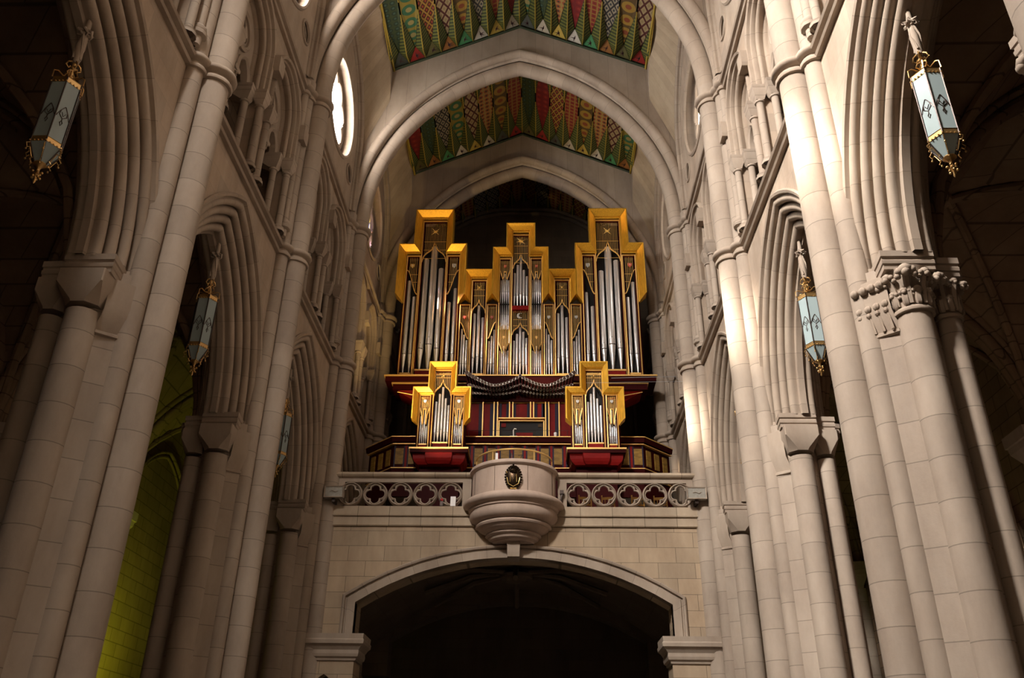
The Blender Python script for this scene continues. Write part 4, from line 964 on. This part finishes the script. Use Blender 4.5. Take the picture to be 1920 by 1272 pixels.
    m.sweep([(a, 18.5), (a, 19.25), (a+.1, 19.48)], [(0, -.07), (.015, -.08), (.02, -.03)], O.mp); m.sweep([(b-.1, 19.48), (b, 19.25), (b, 18.5)], [(0, -.07), (.015, -.08), (.02, -.03)], O.mp)
    m.sweep([(a, 18.55), ((a+b)/2-.05, 18.02)], [(0, -.07), (.015, -.08), (.02, -.03)], O.mp); m.sweep([((a+b)/2+.05, 18.02), (b, 18.55)], [(0, -.07), (.015, -.08), (.02, -.03)], O.mp)
    m.build('diamond_grille', m_goldtrim, t, smooth=False); shield(O, (a+b)/2, 18.8, .05, m_brass)
    base(O, a, b, 16.88, 16.98)
# centre
cornice(O, [(-1.20, 20.74), (-1.20, 23.14), (-.62, 23.14), (-.62, 24.44), (.62, 24.44), (.62, 23.14), (1.20, 23.14), (1.20, 20.74)], .27)
frame(O, -.40, .40, 16.85, 24.08); grille(O, -.34, .34, 24.0, ogee(23.02, 22.25), 9, (22.6, 23.1, 23.5))
star(O, 0, 23.72, .24, 12, .3, thin=.06); star(O, 0, 23.72, .27, 2, 2.4, thin=.08)
for i, zt in enumerate((22.12, 22.55, 22.95, 22.28, 21.95)): add_pipe(O, (i-2)*.138, .055, 20.36, 20.95+(.08 if i == 2 else 0), zt)
m = MB(); m.box(-.36, .36, 31.93, 32.2, 20.14, 20.34); m.build('red_band', m_red, t, smooth=False)
grille(O, -.34, .34, 20.12, ogee(19.52, 18.92), 9, (19.4, 19.7))
m = MB(); pts = [(-.02+.13*cos(a), 19.85+.13*sin(a)) for a in [radians(60+20*i) for i in range(13)]]; inn = [(.05+.11*cos(a), 19.87+.11*sin(a)) for a in [radians(285-17*i) for i in range(13)]]
m.plate(pts+inn, [], O.mp, -.05, -.02); m.build('crescent_moon', m_silver, t, smooth=False)
for i, zt in enumerate((18.72, 19.05, 19.38, 19.15, 18.85)): add_pipe(O, (i-2)*.138, .056, 17.02, 17.58+(.08 if i == 2 else 0), zt)
base(O, -.36, .36, 16.88, 17.02)
# body behind the front, lower cornice and corbel
m = MB()
for x0, x1, z1 in ((-5.1, -2.6, 22.9), (2.6, 5.1, 22.9), (-2.6, -1.0, 20.5), (1.0, 2.6, 20.5), (-1.0, 1.0, 22.7), (-4.45, -3.35, 24.8), (3.35, 4.45, 24.8), (-.4, .4, 24.0)): m.box(x0, x1, 32.47, 33.0, 16.85, z1)
m.build('case_body', m_maroon, t, smooth=False)
for x0, x1, y0, y1, z0, z1, mt, nm_ in ((-5.55, 5.6, 31.55, 33, 16.80, 16.86, m_goldtrim, 'gold_fillet'), (-5.5, 5.55, 31.6, 33, 16.60, 16.80, m_maroon, 'lower_cornice'),
                              (-5.25, 5.25, 31.75, 33, 16.54, 16.60, m_goldtrim, 'gold_fillet'), (-5.2, 5.2, 31.8, 33, 16.30, 16.54, m_maroon, 'lower_cornice')):
    m = MB(); m.box(x0, x1, y0, y1, z0, z1); m.build(nm_, mt, t, smooth=False)
for sg in (-1, 1):
    m = MB(); m.loft([[(sg*x, y, z) for x, y in ((2.0, 31.9+d), (xo, 31.9+d), (xo, 33), (2.0, 33))] for z, xo, d in ((16.30, 5.0, 0), (16.2, 4.85, .1), (15.5, 3.3, .7))]); m.build('corbel', m_red, t, smooth=False)
    m = MB(); m.tube([(sg*5.0, 31.88, 16.22), (sg*4.2, 31.98, 16.1), (sg*3.3, 32.2, 15.75)], .02, 4); m.build('corbel_line', m_goldtrim, t)
# horizontal trumpets
def trump_z(u, row):   # u = -1..1
    q = abs(u)
    if row == 0: return 16.20-.42*sin(q/.5*pi/2)**.9 if q < .5 else 15.78+.52*((q-.5)/.5)**1.4
    if row == 1: return 15.95-.26*sin(q/.5*pi/2) if q < .5 else 15.69+.20*((q-.5)/.5)**1.4
    return 15.76-.16*sin(q/.5*pi/2) if q < .5 else 15.60+.05*((q-.5)/.5)
for row, (L, nn, rb) in enumerate(((1.25, 35, .062), (1.0, 31, .045), (.8, 31, .04))):
    for i in range(nn):
        u = -1+2*i/(nn-1); q = abs(u); x = .06+u*2.1*(1 if row == 0 else .95); z = trump_z(u, row)
        big = 1+(.45*max(0, q-.6)/.4); yb = 31.55-L*(1+.1*max(0, q-.5)); r0 = rb*big
        m = MB(); a = Vector((x*.97, 31.75, z-.05)); b_ = Vector((x, yb, z)); pts = [a.lerp(b_, f) for f in (0, .5, .82, .95, 1.0)]
        m.tube(pts, [.02, .034, .045, r0*.8, r0], 8); p = m.build('trumpet_pipe', m_trump, t)
        m = MB(); m.tube([(x+r0*cos(th), yb-.004, z+r0*sin(th)) for th in [2*pi*j/10 for j in range(10)]], .008 if row else .011, 4, True)
        o = bpy.data.objects.new('bell_rim', m.mesh('bell_rim', m_bell, t['_o'])); COL.objects.link(o); o.parent = p
m = MB(); m.box(-2.15, 2.15, 31.55, 31.8, 15.75, 16.75); m.build('trumpet_chest', m_maroon, t, smooth=False)

# ---- red console wall under the organ
t = thing('organ_console', (0, 31.2, 13.4), 'red panelled organ loft front with gold strips and the keyboard niche', 'organ console')
m = MB(); m.box(-2.3, 2.35, 31.25, 31.45, 13.3, 15.7); m.build('red_wall', m_red, t, smooth=False)
m = MB(); m.box(-2.3, 2.4, 31.0, 31.5, 15.72, 16.0); m.box(-2.2, 2.3, 31.1, 31.5, 15.45, 15.72); m.build('upper_rail', m_maroon, t, smooth=False)
m = MB(); m.box(-2.2, 2.25, 31.17, 31.25, 15.42, 15.47); m.build('gold_line', m_oak, t, smooth=False)
for x in (-1.42, -.98, -.84, 1.05, 1.18, 1.58):
    m = MB(); m.box(x-.022, x+.022, 31.12, 31.25, 13.9, 15.46); m.build('gold_strip', m_goldtrim, t, smooth=False)
    m = MB(); m.box(x-.16, x-.022, 31.22, 31.25, 13.6, 15.42); m.build('blue_strip', m_blue, t, smooth=False)
for x in (-.37, -.24, .46, .58):
    m = MB(); m.box(x-.022, x+.022, 31.12, 31.25, 14.78, 15.46); m.build('gold_strip', m_goldtrim, t, smooth=False)
for x0, x1 in ((-.78, -.68), (-.5, -.40), (-.20, -.12), (.32, .42), (.62, .72), (.95, 1.02)):
    m = MB(); m.box(x0, x1, 31.22, 31.25, 14.8, 15.42); m.build('blue_strip', m_blue, t, smooth=False)
m = MB(); m.box(-.80, 1.02, 31.08, 31.25, 14.72, 14.76); m.box(-.76, .98, 31.06, 31.25, 14.60, 14.63); m.box(-.79, -.75, 31.06, 31.25, 13.9, 14.62); m.box(.96, 1.0, 31.06, 31.25, 13.9, 14.62); m.build('niche_frame', m_goldtrim, t, smooth=False)
m = MB(); m.box(-.74, .95, 31.17, 31.25, 13.95, 14.6); m.build('niche', m_black, t, smooth=False)
m = MB(); m.box(-.1, .55, 31.08, 31.17, 13.9, 14.12); m.build('music_desk', m_red, t, smooth=False)
m = MB(); m.box(-.68, -.5, 31.14, 31.17, 14.38, 14.54); m.build('red_screen', m_red, t, smooth=False)
m = MB(); m.box(.76, .9, 31.14, 31.17, 14.38, 14.52); m.build('grey_screen', m_bronze, t, smooth=False)
t = thing('desk_lamp', (-.15, 29.93, 13.46), 'small curved white lamp on the loft rail before the keyboard niche', 'lamp')
m = MB(); m.tube([(-.16, 29.93, 13.48), (-.17, 29.93, 13.75), (-.13, 29.93, 13.82), (-.06, 29.93, 13.80)], .022, 6); m.build('stem', m_white, t)
m = MB(); m.box(-.3, -.02, 29.85, 30.0, 13.46, 13.50); m.build('lamp_base', m_white, t, smooth=False)
m = MB(); m.lathe([(.05, 13.46), (.06, 13.64), (.05, 13.66)], 1.4, 29.93, 10, caps=True); tag(m.build('white_cup', m_white, None, (1.4, 29.93, 13.46)), 'small white cup on the loft rail right of the niche', 'cup')

# ---- loft parapet
t = thing('loft_parapet', (0, 30, 12.1), 'dark red loft parapet with wood veneer panels, angled back at both ends', 'parapet')
pp = [(-5.75, 31.2), (-4.6, 30.0), (4.6, 30.0), (5.75, 31.2)]
def psweep(z0, z1, o0, o1, nm_, mt):
    m = MB(); m.sweep(pp, [(.0-o0, z0), (-o1, z1), (.1, z1), (.1, z0)], flatm(), pclosed=True, caps=True); m.build(nm_, mt, t, smooth=False)
psweep(11.2, 13.35, .0, .0, 'parapet_wall', m_maroon)
for z, o_, h_, mt in ((13.43, .22, .03, m_goldtrim), (13.18, .12, .03, m_goldtrim), (12.24, .12, .03, m_goldtrim), (11.98, .07, .03, m_goldtrim)): psweep(z, z+h_, o_, o_, 'gold_line', mt)
psweep(13.25, 13.43, .16, .2, 'top_rail', m_maroon); psweep(12.02, 12.24, .06, .1, 'base_rail', m_maroon)
for i in range(-9, 10):
    x = i*.49+.02
    m = MB(); m.box(x-.15, x+.15, 29.96, 30.0, 12.42, 13.04); m.build('veneer_panel', m_oak, t, smooth=False)
    m = MB(); m.box(x-.20, x-.15, 29.97, 30.0, 12.32, 13.14); m.box(x+.15, x+.20, 29.97, 30.0, 12.32, 13.14); m.build('blue_edging', m_blue, t, smooth=False)
    if i > -9: m = MB(); m.box(x-.285, x-.205, 29.965, 30.0, 12.28, 13.16); m.build('red_stile', m_red, t, smooth=False)
for sg in (-1, 1):
    for f in (.2, .5, .8):
        x, y = sg*(4.6+1.15*f), 30.0+1.2*f; dx, dy = .69*.13, .72*.13
        m = MB(); m.loft([[(x+a*sg*dx+sg*.03*e, y+a*dy-.03*e, z) for a, e in ((-1, 0), (1, 0), (1, 1), (-1, 1))] for z in (12.42, 13.04)]); m.build('veneer_panel', m_oak, t, smooth=False)
m = MB(); m.tube([(-1.9, 30.02, 13.78), (1.9, 30.02, 13.78)], .008, 4)
for x in (-1.85, -.6, .65, 1.85): m.tube([(x, 30.05, 13.45), (x, 30.02, 13.78)], .008, 4)
tag(m.build('thin_guard_rail', m_lampiron, None, (0, 30, 13.46)), 'thin dark wire guard rail above the loft parapet', 'rail')

# ---- the two small organ cases on the gallery
for sg in (-1, 1):
    cx = -2.79 if sg < 0 else 2.83
    t = thing('small_organ_case', (cx, 29, 12.5), '%s of the two small gilded organ cases standing before the great organ, %s' % (SN[sg], 'dimmer side' if sg < 0 else 'brightly lit side'), 'organ case', 'small organ cases')
    O = Org(t, 29.0)
    cornice(O, [(cx+a, z) for a, z in ((-1.05, 13.74), (-1.05, 14.98), (-.50, 14.98), (-.50, 16.02), (.50, 16.02), (.50, 14.98), (1.05, 14.98), (1.05, 13.74))], .20, .28)
    a, b = cx-.31, cx+.31; frame(O, a-.04, b+.04, 12.62, 15.80, .035, .03); grille(O, a, b, 15.72, ogee(15.38, 14.72), 10, (15.5,))
    star(O, cx, 15.55, .12, 4, .6, thin=.1); base(O, a, b, 12.66, 12.90, .05)
    for i, (zt, zm) in enumerate(zip((14.56, 14.88, 15.16, 14.70, 14.42), (13.33, 13.35, 13.44, 13.35, 13.33))): add_pipe(O, cx+(i-2)*.118, .046, 12.90, zm, zt)
    for q in (-1, 1):
        a, b = sorted((cx+q*.45, cx+q*.80)); frame(O, a-.035, b+.035, 12.62, 14.78, .03, .025)
        grille(O, a, b, 14.72, [(0, 14.25), (.2, 13.95), (.3, 13.62), (.38, 13.65), (.38, 14.2), (.62, 14.2), (.62, 13.65), (.7, 13.62), (.8, 13.95), (1, 14.25)], 8)
        shield(O, (a+b)/2, 14.50, .05, m_silver); base(O, a, b, 12.66, 12.84, .05)
        for i, zt in enumerate((13.98, 13.72, 14.22, 13.60, 13.85)): add_pipe(O, (a+b)/2+(i-2)*.07, .028, 12.84, 13.2-.02*(i % 2), zt)
    m = MB(); m.box(cx-.86, cx+.86, 29.47, 29.9, 12.6, 14.75); m.box(cx-.36, cx+.36, 29.47, 29.9, 14.7, 15.75); m.build('case_body', m_maroon, t, smooth=False)
    m = MB(); m.box(cx-1.06, cx+1.06, 28.72, 30.0, 12.56, 12.62); m.build('gold_line', m_goldtrim, t, smooth=False)
    m = MB(); m.box(cx-1.03, cx+1.03, 28.76, 30.0, 12.44, 12.56); m.build('base_cornice', m_maroon, t, smooth=False)
    m = MB(); pl = [(-.95, 0), (-.5, 0), (-.48, -.12), (.48, -.12), (.5, 0), (.95, 0), (.95, 1.0), (-.95, 1.0)]
    m.loft([[(cx+x*q, 28.9+y*q+(1-q)*.4, z) for x, y in pl] for z, q in ((12.44, 1), (12.25, .98), (12.15, .92), (12.05, .8))]); m.build('red_corbel', m_red, t, smooth=False)
    m = MB(); m.box(cx-.72, cx+.72, 29.2, 29.9, 9.35, 12.06); m.build('red_pedestal', m_maroon, t, smooth=False)
for z, y, x0, nm_, lb in ((16.05, 30.2, 3.6, 'steel_cable', 'upper thin white cable from the organ to the right wall'), (14.9, 28.2, 2.5, 'steel_cable', 'lower thin cable crossing the right small organ case')):
    m = MB(); m.tube([(x0, y, z), (6.1, y-.1, z+.02)], .013 if z > 15.5 else .007, 4); tag(m.build(nm_, m_wire, None, (5, y, z)), lb, 'cable')

# light in the aisle chapels (coloured window light)
area('aisle_chapel_green', (-10.2, 26.6, 3.0), (-13.2, 27.9, 7.2), .8, 115, (.55, .66, .02), 110)
area('aisle_chapel_green_right', (10.5, 24.5, 2.0), (13.2, 25.5, 5), 1.0, 40, (.6, .7, .1), 110)
# warm spotlights trained on the organ from the left triforium
spot('organ_spot', (-5.1, 27.0, 12.0), (-2.9, 32, 21.5), 1500, (1, .68, .26), 58, .6, .05)
spot('organ_spot_centre', (-4.2, 26.9, 10.9), (2.2, 32, 20.8), 1300, (1, .78, .45), 50, .7, .05)
spot('organ_spot_right', (0.4, 26.9, 11.2), (2.9, 29, 14.6), 420, (1, .86, .74), 50, .6, .05)
area('aisle_fill_right', (11.5, 12, 6), (13.2, 21, 8), 1.5, 25, (1, .62, .42), 130)  # added warm fill for the dark right aisle wall, not a window
# ================================================================== LANTERNS
lm = {}
def lpart(nm_, m, mat, ang=35): lm.setdefault(nm_, []).append(m.mesh(nm_, mat, (0, 0, 0), True, ang))
HX = [(cos(radians(60*i+30)), sin(radians(60*i+30))) for i in range(6)]
R1, Zt, Zb, Zl = .235, 1.72, .42, .12      # local z from the bottom finial (0 = 9.86)
m = MB(); m.tube([(0, 0, 3.42), (.01, 0, 3.1), (.0, .01, 2.95)], [.028, .045, .055], 8); m.tube([(0, .01, 2.86), (-.01, 0, 2.6), (.01, 0, 2.36), (0, 0, 2.22)], [.045, .075, .07, .05], 7)
for i in range(3):
    a = i*2.1; m.tube([(.04*cos(a), .04*sin(a), 2.9), (.075*cos(a+.8), .075*sin(a+.8), 2.6), (.06*cos(a+1.6), .06*sin(a+1.6), 2.3)], .022, 5)
lpart('twisted_rod', m, m_plain, 60)
m = MB()
for i in range(6):
    a = i*pi/3; m.tube([(.04*cos(a), .04*sin(a), 2.96), (.12*cos(a+.4), .12*sin(a+.4), 2.93), (.10*cos(a+.9), .10*sin(a+.9), 2.86), (.04*cos(a+.9), .04*sin(a+.9), 2.86)], .026, 5)
lpart('rod_knot', m, m_plain, 60)
m = MB()
for i in range(4):
    a = i*pi/2+.4
    m.tube([(.03*cos(a), .03*sin(a), 2.25), (.10*cos(a), .10*sin(a), 2.20), (.12*cos(a), .12*sin(a), 2.12), (.07*cos(a), .07*sin(a), 2.08), (.05*cos(a), .05*sin(a), 2.13)], .014, 5)
    m.tube([(.02*cos(a+.7), .02*sin(a+.7), 2.05), (.09*cos(a+.7), .09*sin(a+.7), 2.0), (.12*cos(a+.7), .12*sin(a+.7), 1.93), (.06*cos(a+.7), .06*sin(a+.7), 1.9)], .013, 5)
m.tube([(0, 0, 2.24), (0, 0, 1.72)], .03, 6); m.ball((0, 0, 2.1), .05, 6); m.ball((0, 0, 1.92), .045, 6)
lpart('scroll_crown', m, m_lampgold, 60)
for x, y in HX:
    m = MB(); m.tube([(0, 0, 1.9), (x*.10, y*.10, 1.86), (x*.2, y*.2, 1.90), (x*.26, y*.26, 1.86), (x*.26, y*.26, Zt)], .011, 5); lpart('scroll_arm', m, m_lampgold, 60)
for nm_, z0, z1, r0, r1_ in (('upper_band', Zt-.09, Zt, R1*1.03, R1*1.03), ('lower_band', Zb, Zb+.08, R1*1.03, R1*1.03)):
    m = MB(); m.loft([[(x*q, y*q, z) for x, y in HX] for z, q in ((z0, r0), (z1, r1_), (z1+.01, r1_*1.04), (z1+.02, r1_*.9))])
    for i in range(24):
        a = radians(30+15*i); rr = R1*1.05*(cos(radians(30))/cos(radians((15*i) % 60-30))); m.ball((rr*cos(a), rr*sin(a), z0+.01), .016, 4)
    lpart(nm_, m, m_lampgold)
for i in range(6):
    (xa, ya), (xb, yb) = HX[i], HX[(i+1) % 6]
    m = MB(); m.loft([[(x*q, y*q, z) for x, y, q in ((xa, ya, R1), (xb, yb, R1), (xb, yb, R1*.96), (xa, ya, R1*.96))] for z in (Zb+.06, Zt-.06)]); lpart('glass_panel', m, m_lampglass)
    m = MB(); m.loft([[(xa*R1, ya*R1, Zb), (xb*R1, yb*R1, Zb), (xb*R1*.95, yb*R1*.95, Zb), (xa*R1*.95, ya*R1*.95, Zb)], [(xa*.09, ya*.09, Zl+.02), (xb*.09, yb*.09, Zl+.02), (xb*.08, yb*.08, Zl+.02), (xa*.08, ya*.08, Zl+.02)]]); lpart('lower_glass', m, m_lampglass)
    m = MB(); m.tube([(xa*R1*1.02, ya*R1*1.02, Zb), (xa*R1*1.02, ya*R1*1.02, Zt)], .013, 6); m.tube([(xa*R1*1.02, ya*R1*1.02, Zb), (xa*.09, ya*.09, Zl)], .011, 5); lpart('corner_bar', m, m_lampiron)
    # applied ornament: lozenge with drops
    m = MB(); cxm, cym = (xa+xb)/2*R1*1.02, (ya+yb)/2*R1*1.02; tx, ty = (xb-xa)*R1, (yb-ya)*R1
    def q_(u, z): return (cxm+tx*u, cym+ty*u, z)
    zc = 1.0
    m.tube([q_(-.44, zc-.05), q_(-.28, zc+.06), q_(-.02, zc+.17), q_(.02, zc+.17), q_(.28, zc+.06), q_(.44, zc-.05)], .008, 4); m.tube([q_(-.22, zc+.08), q_(-.26, zc), q_(0, zc-.06), q_(.26, zc), q_(.22, zc+.08)], .008, 4)
    m.tube([q_(-.14, zc+.05), q_(0, zc-.02), q_(.14, zc+.05)], .007, 4); m.tube([q_(0, zc-.06), q_(0, zc-.1), q_(-.09, zc-.14), q_(0, zc-.20), q_(.09, zc-.14), q_(0, zc-.1)], .008, 4)
    lpart('ornament', m, m_lampiron)
    m = MB(); x, y = HX[i]
    m.tube([(x*R1, y*R1, Zb-.02), (x*(R1+.05), y*(R1+.05), Zb-.07), (x*(R1+.02), y*(R1+.02), Zb-.13), (x*(R1-.02), y*(R1-.02), Zb-.10)], .009, 5); m.tube([(x*(R1+.02), y*(R1+.02), Zb-.13), (x*(R1+.03), y*(R1+.03), Zb-.17)], .006, 4); m.ball((x*(R1+.03), y*(R1+.03), Zb-.17), .018, 5)
    m.tube([(x*.13, y*.13, Zl+.06), (x*.17, y*.17, Zl+.0), (x*.13, y*.13, Zl-.04)], .008, 5); m.ball((x*.14, y*.14, Zl-.05), .016, 5); m.tube([(x*(R1-.02), y*(R1-.02), Zb-.10), (x*.15, y*.15, Zl+.05)], .006, 4); lpart('drop_scroll', m, m_lampgold, 60)
m = MB(); m.lathe([(.09, Zl+.02), (.1, Zl), (.05, Zl-.03), (.02, Zl-.1), (.03, -.04), (.05, -.07), (.03, -.10), (.012, -.14), (.02, -.2), (.0005, -.24)], 0, 0, 10)
for i in range(5):
    for z, rr in ((-.03, .065), (-.12, .055)): m.ball((rr*cos(i*1.257+z*9), rr*sin(i*1.257+z*9), z), .022, 5)
lpart('finial_cluster', m, m_lampgold, 60)
desc = {(-1, 0): 'nearest lantern on the left, large and dim, hanging in the upper left corner', (-1, 1): 'middle lantern on the left, hanging in the second left arch', (-1, 2): 'farthest lantern on the left, half hidden in the third left arch',
        (1, 0): 'nearest lantern on the right, pale blue panes, upper right corner', (1, 1): 'middle lantern on the right, bright gilt frame, hanging in the second right arch', (1, 2): 'farthest lantern on the right, mostly hidden behind a shaft'}
for s in (-1, 1):
    for k in (0, 1, 2):
        t = thing('hanging_lantern', (s*6.8, (P[k]+P[k+1])/2+(.35 if k == 0 else .28), 9.86), desc[(s, k)], 'lantern', 'hexagonal hanging lanterns')
        t.rotation_euler = (0, 0, radians(30))
        for nm_, l in lm.items():
            for me in l: inst(me, nm_, t, (0, 0, 0))
for o in bpy.data.objects:
    if '_o' in o: del o['_o']
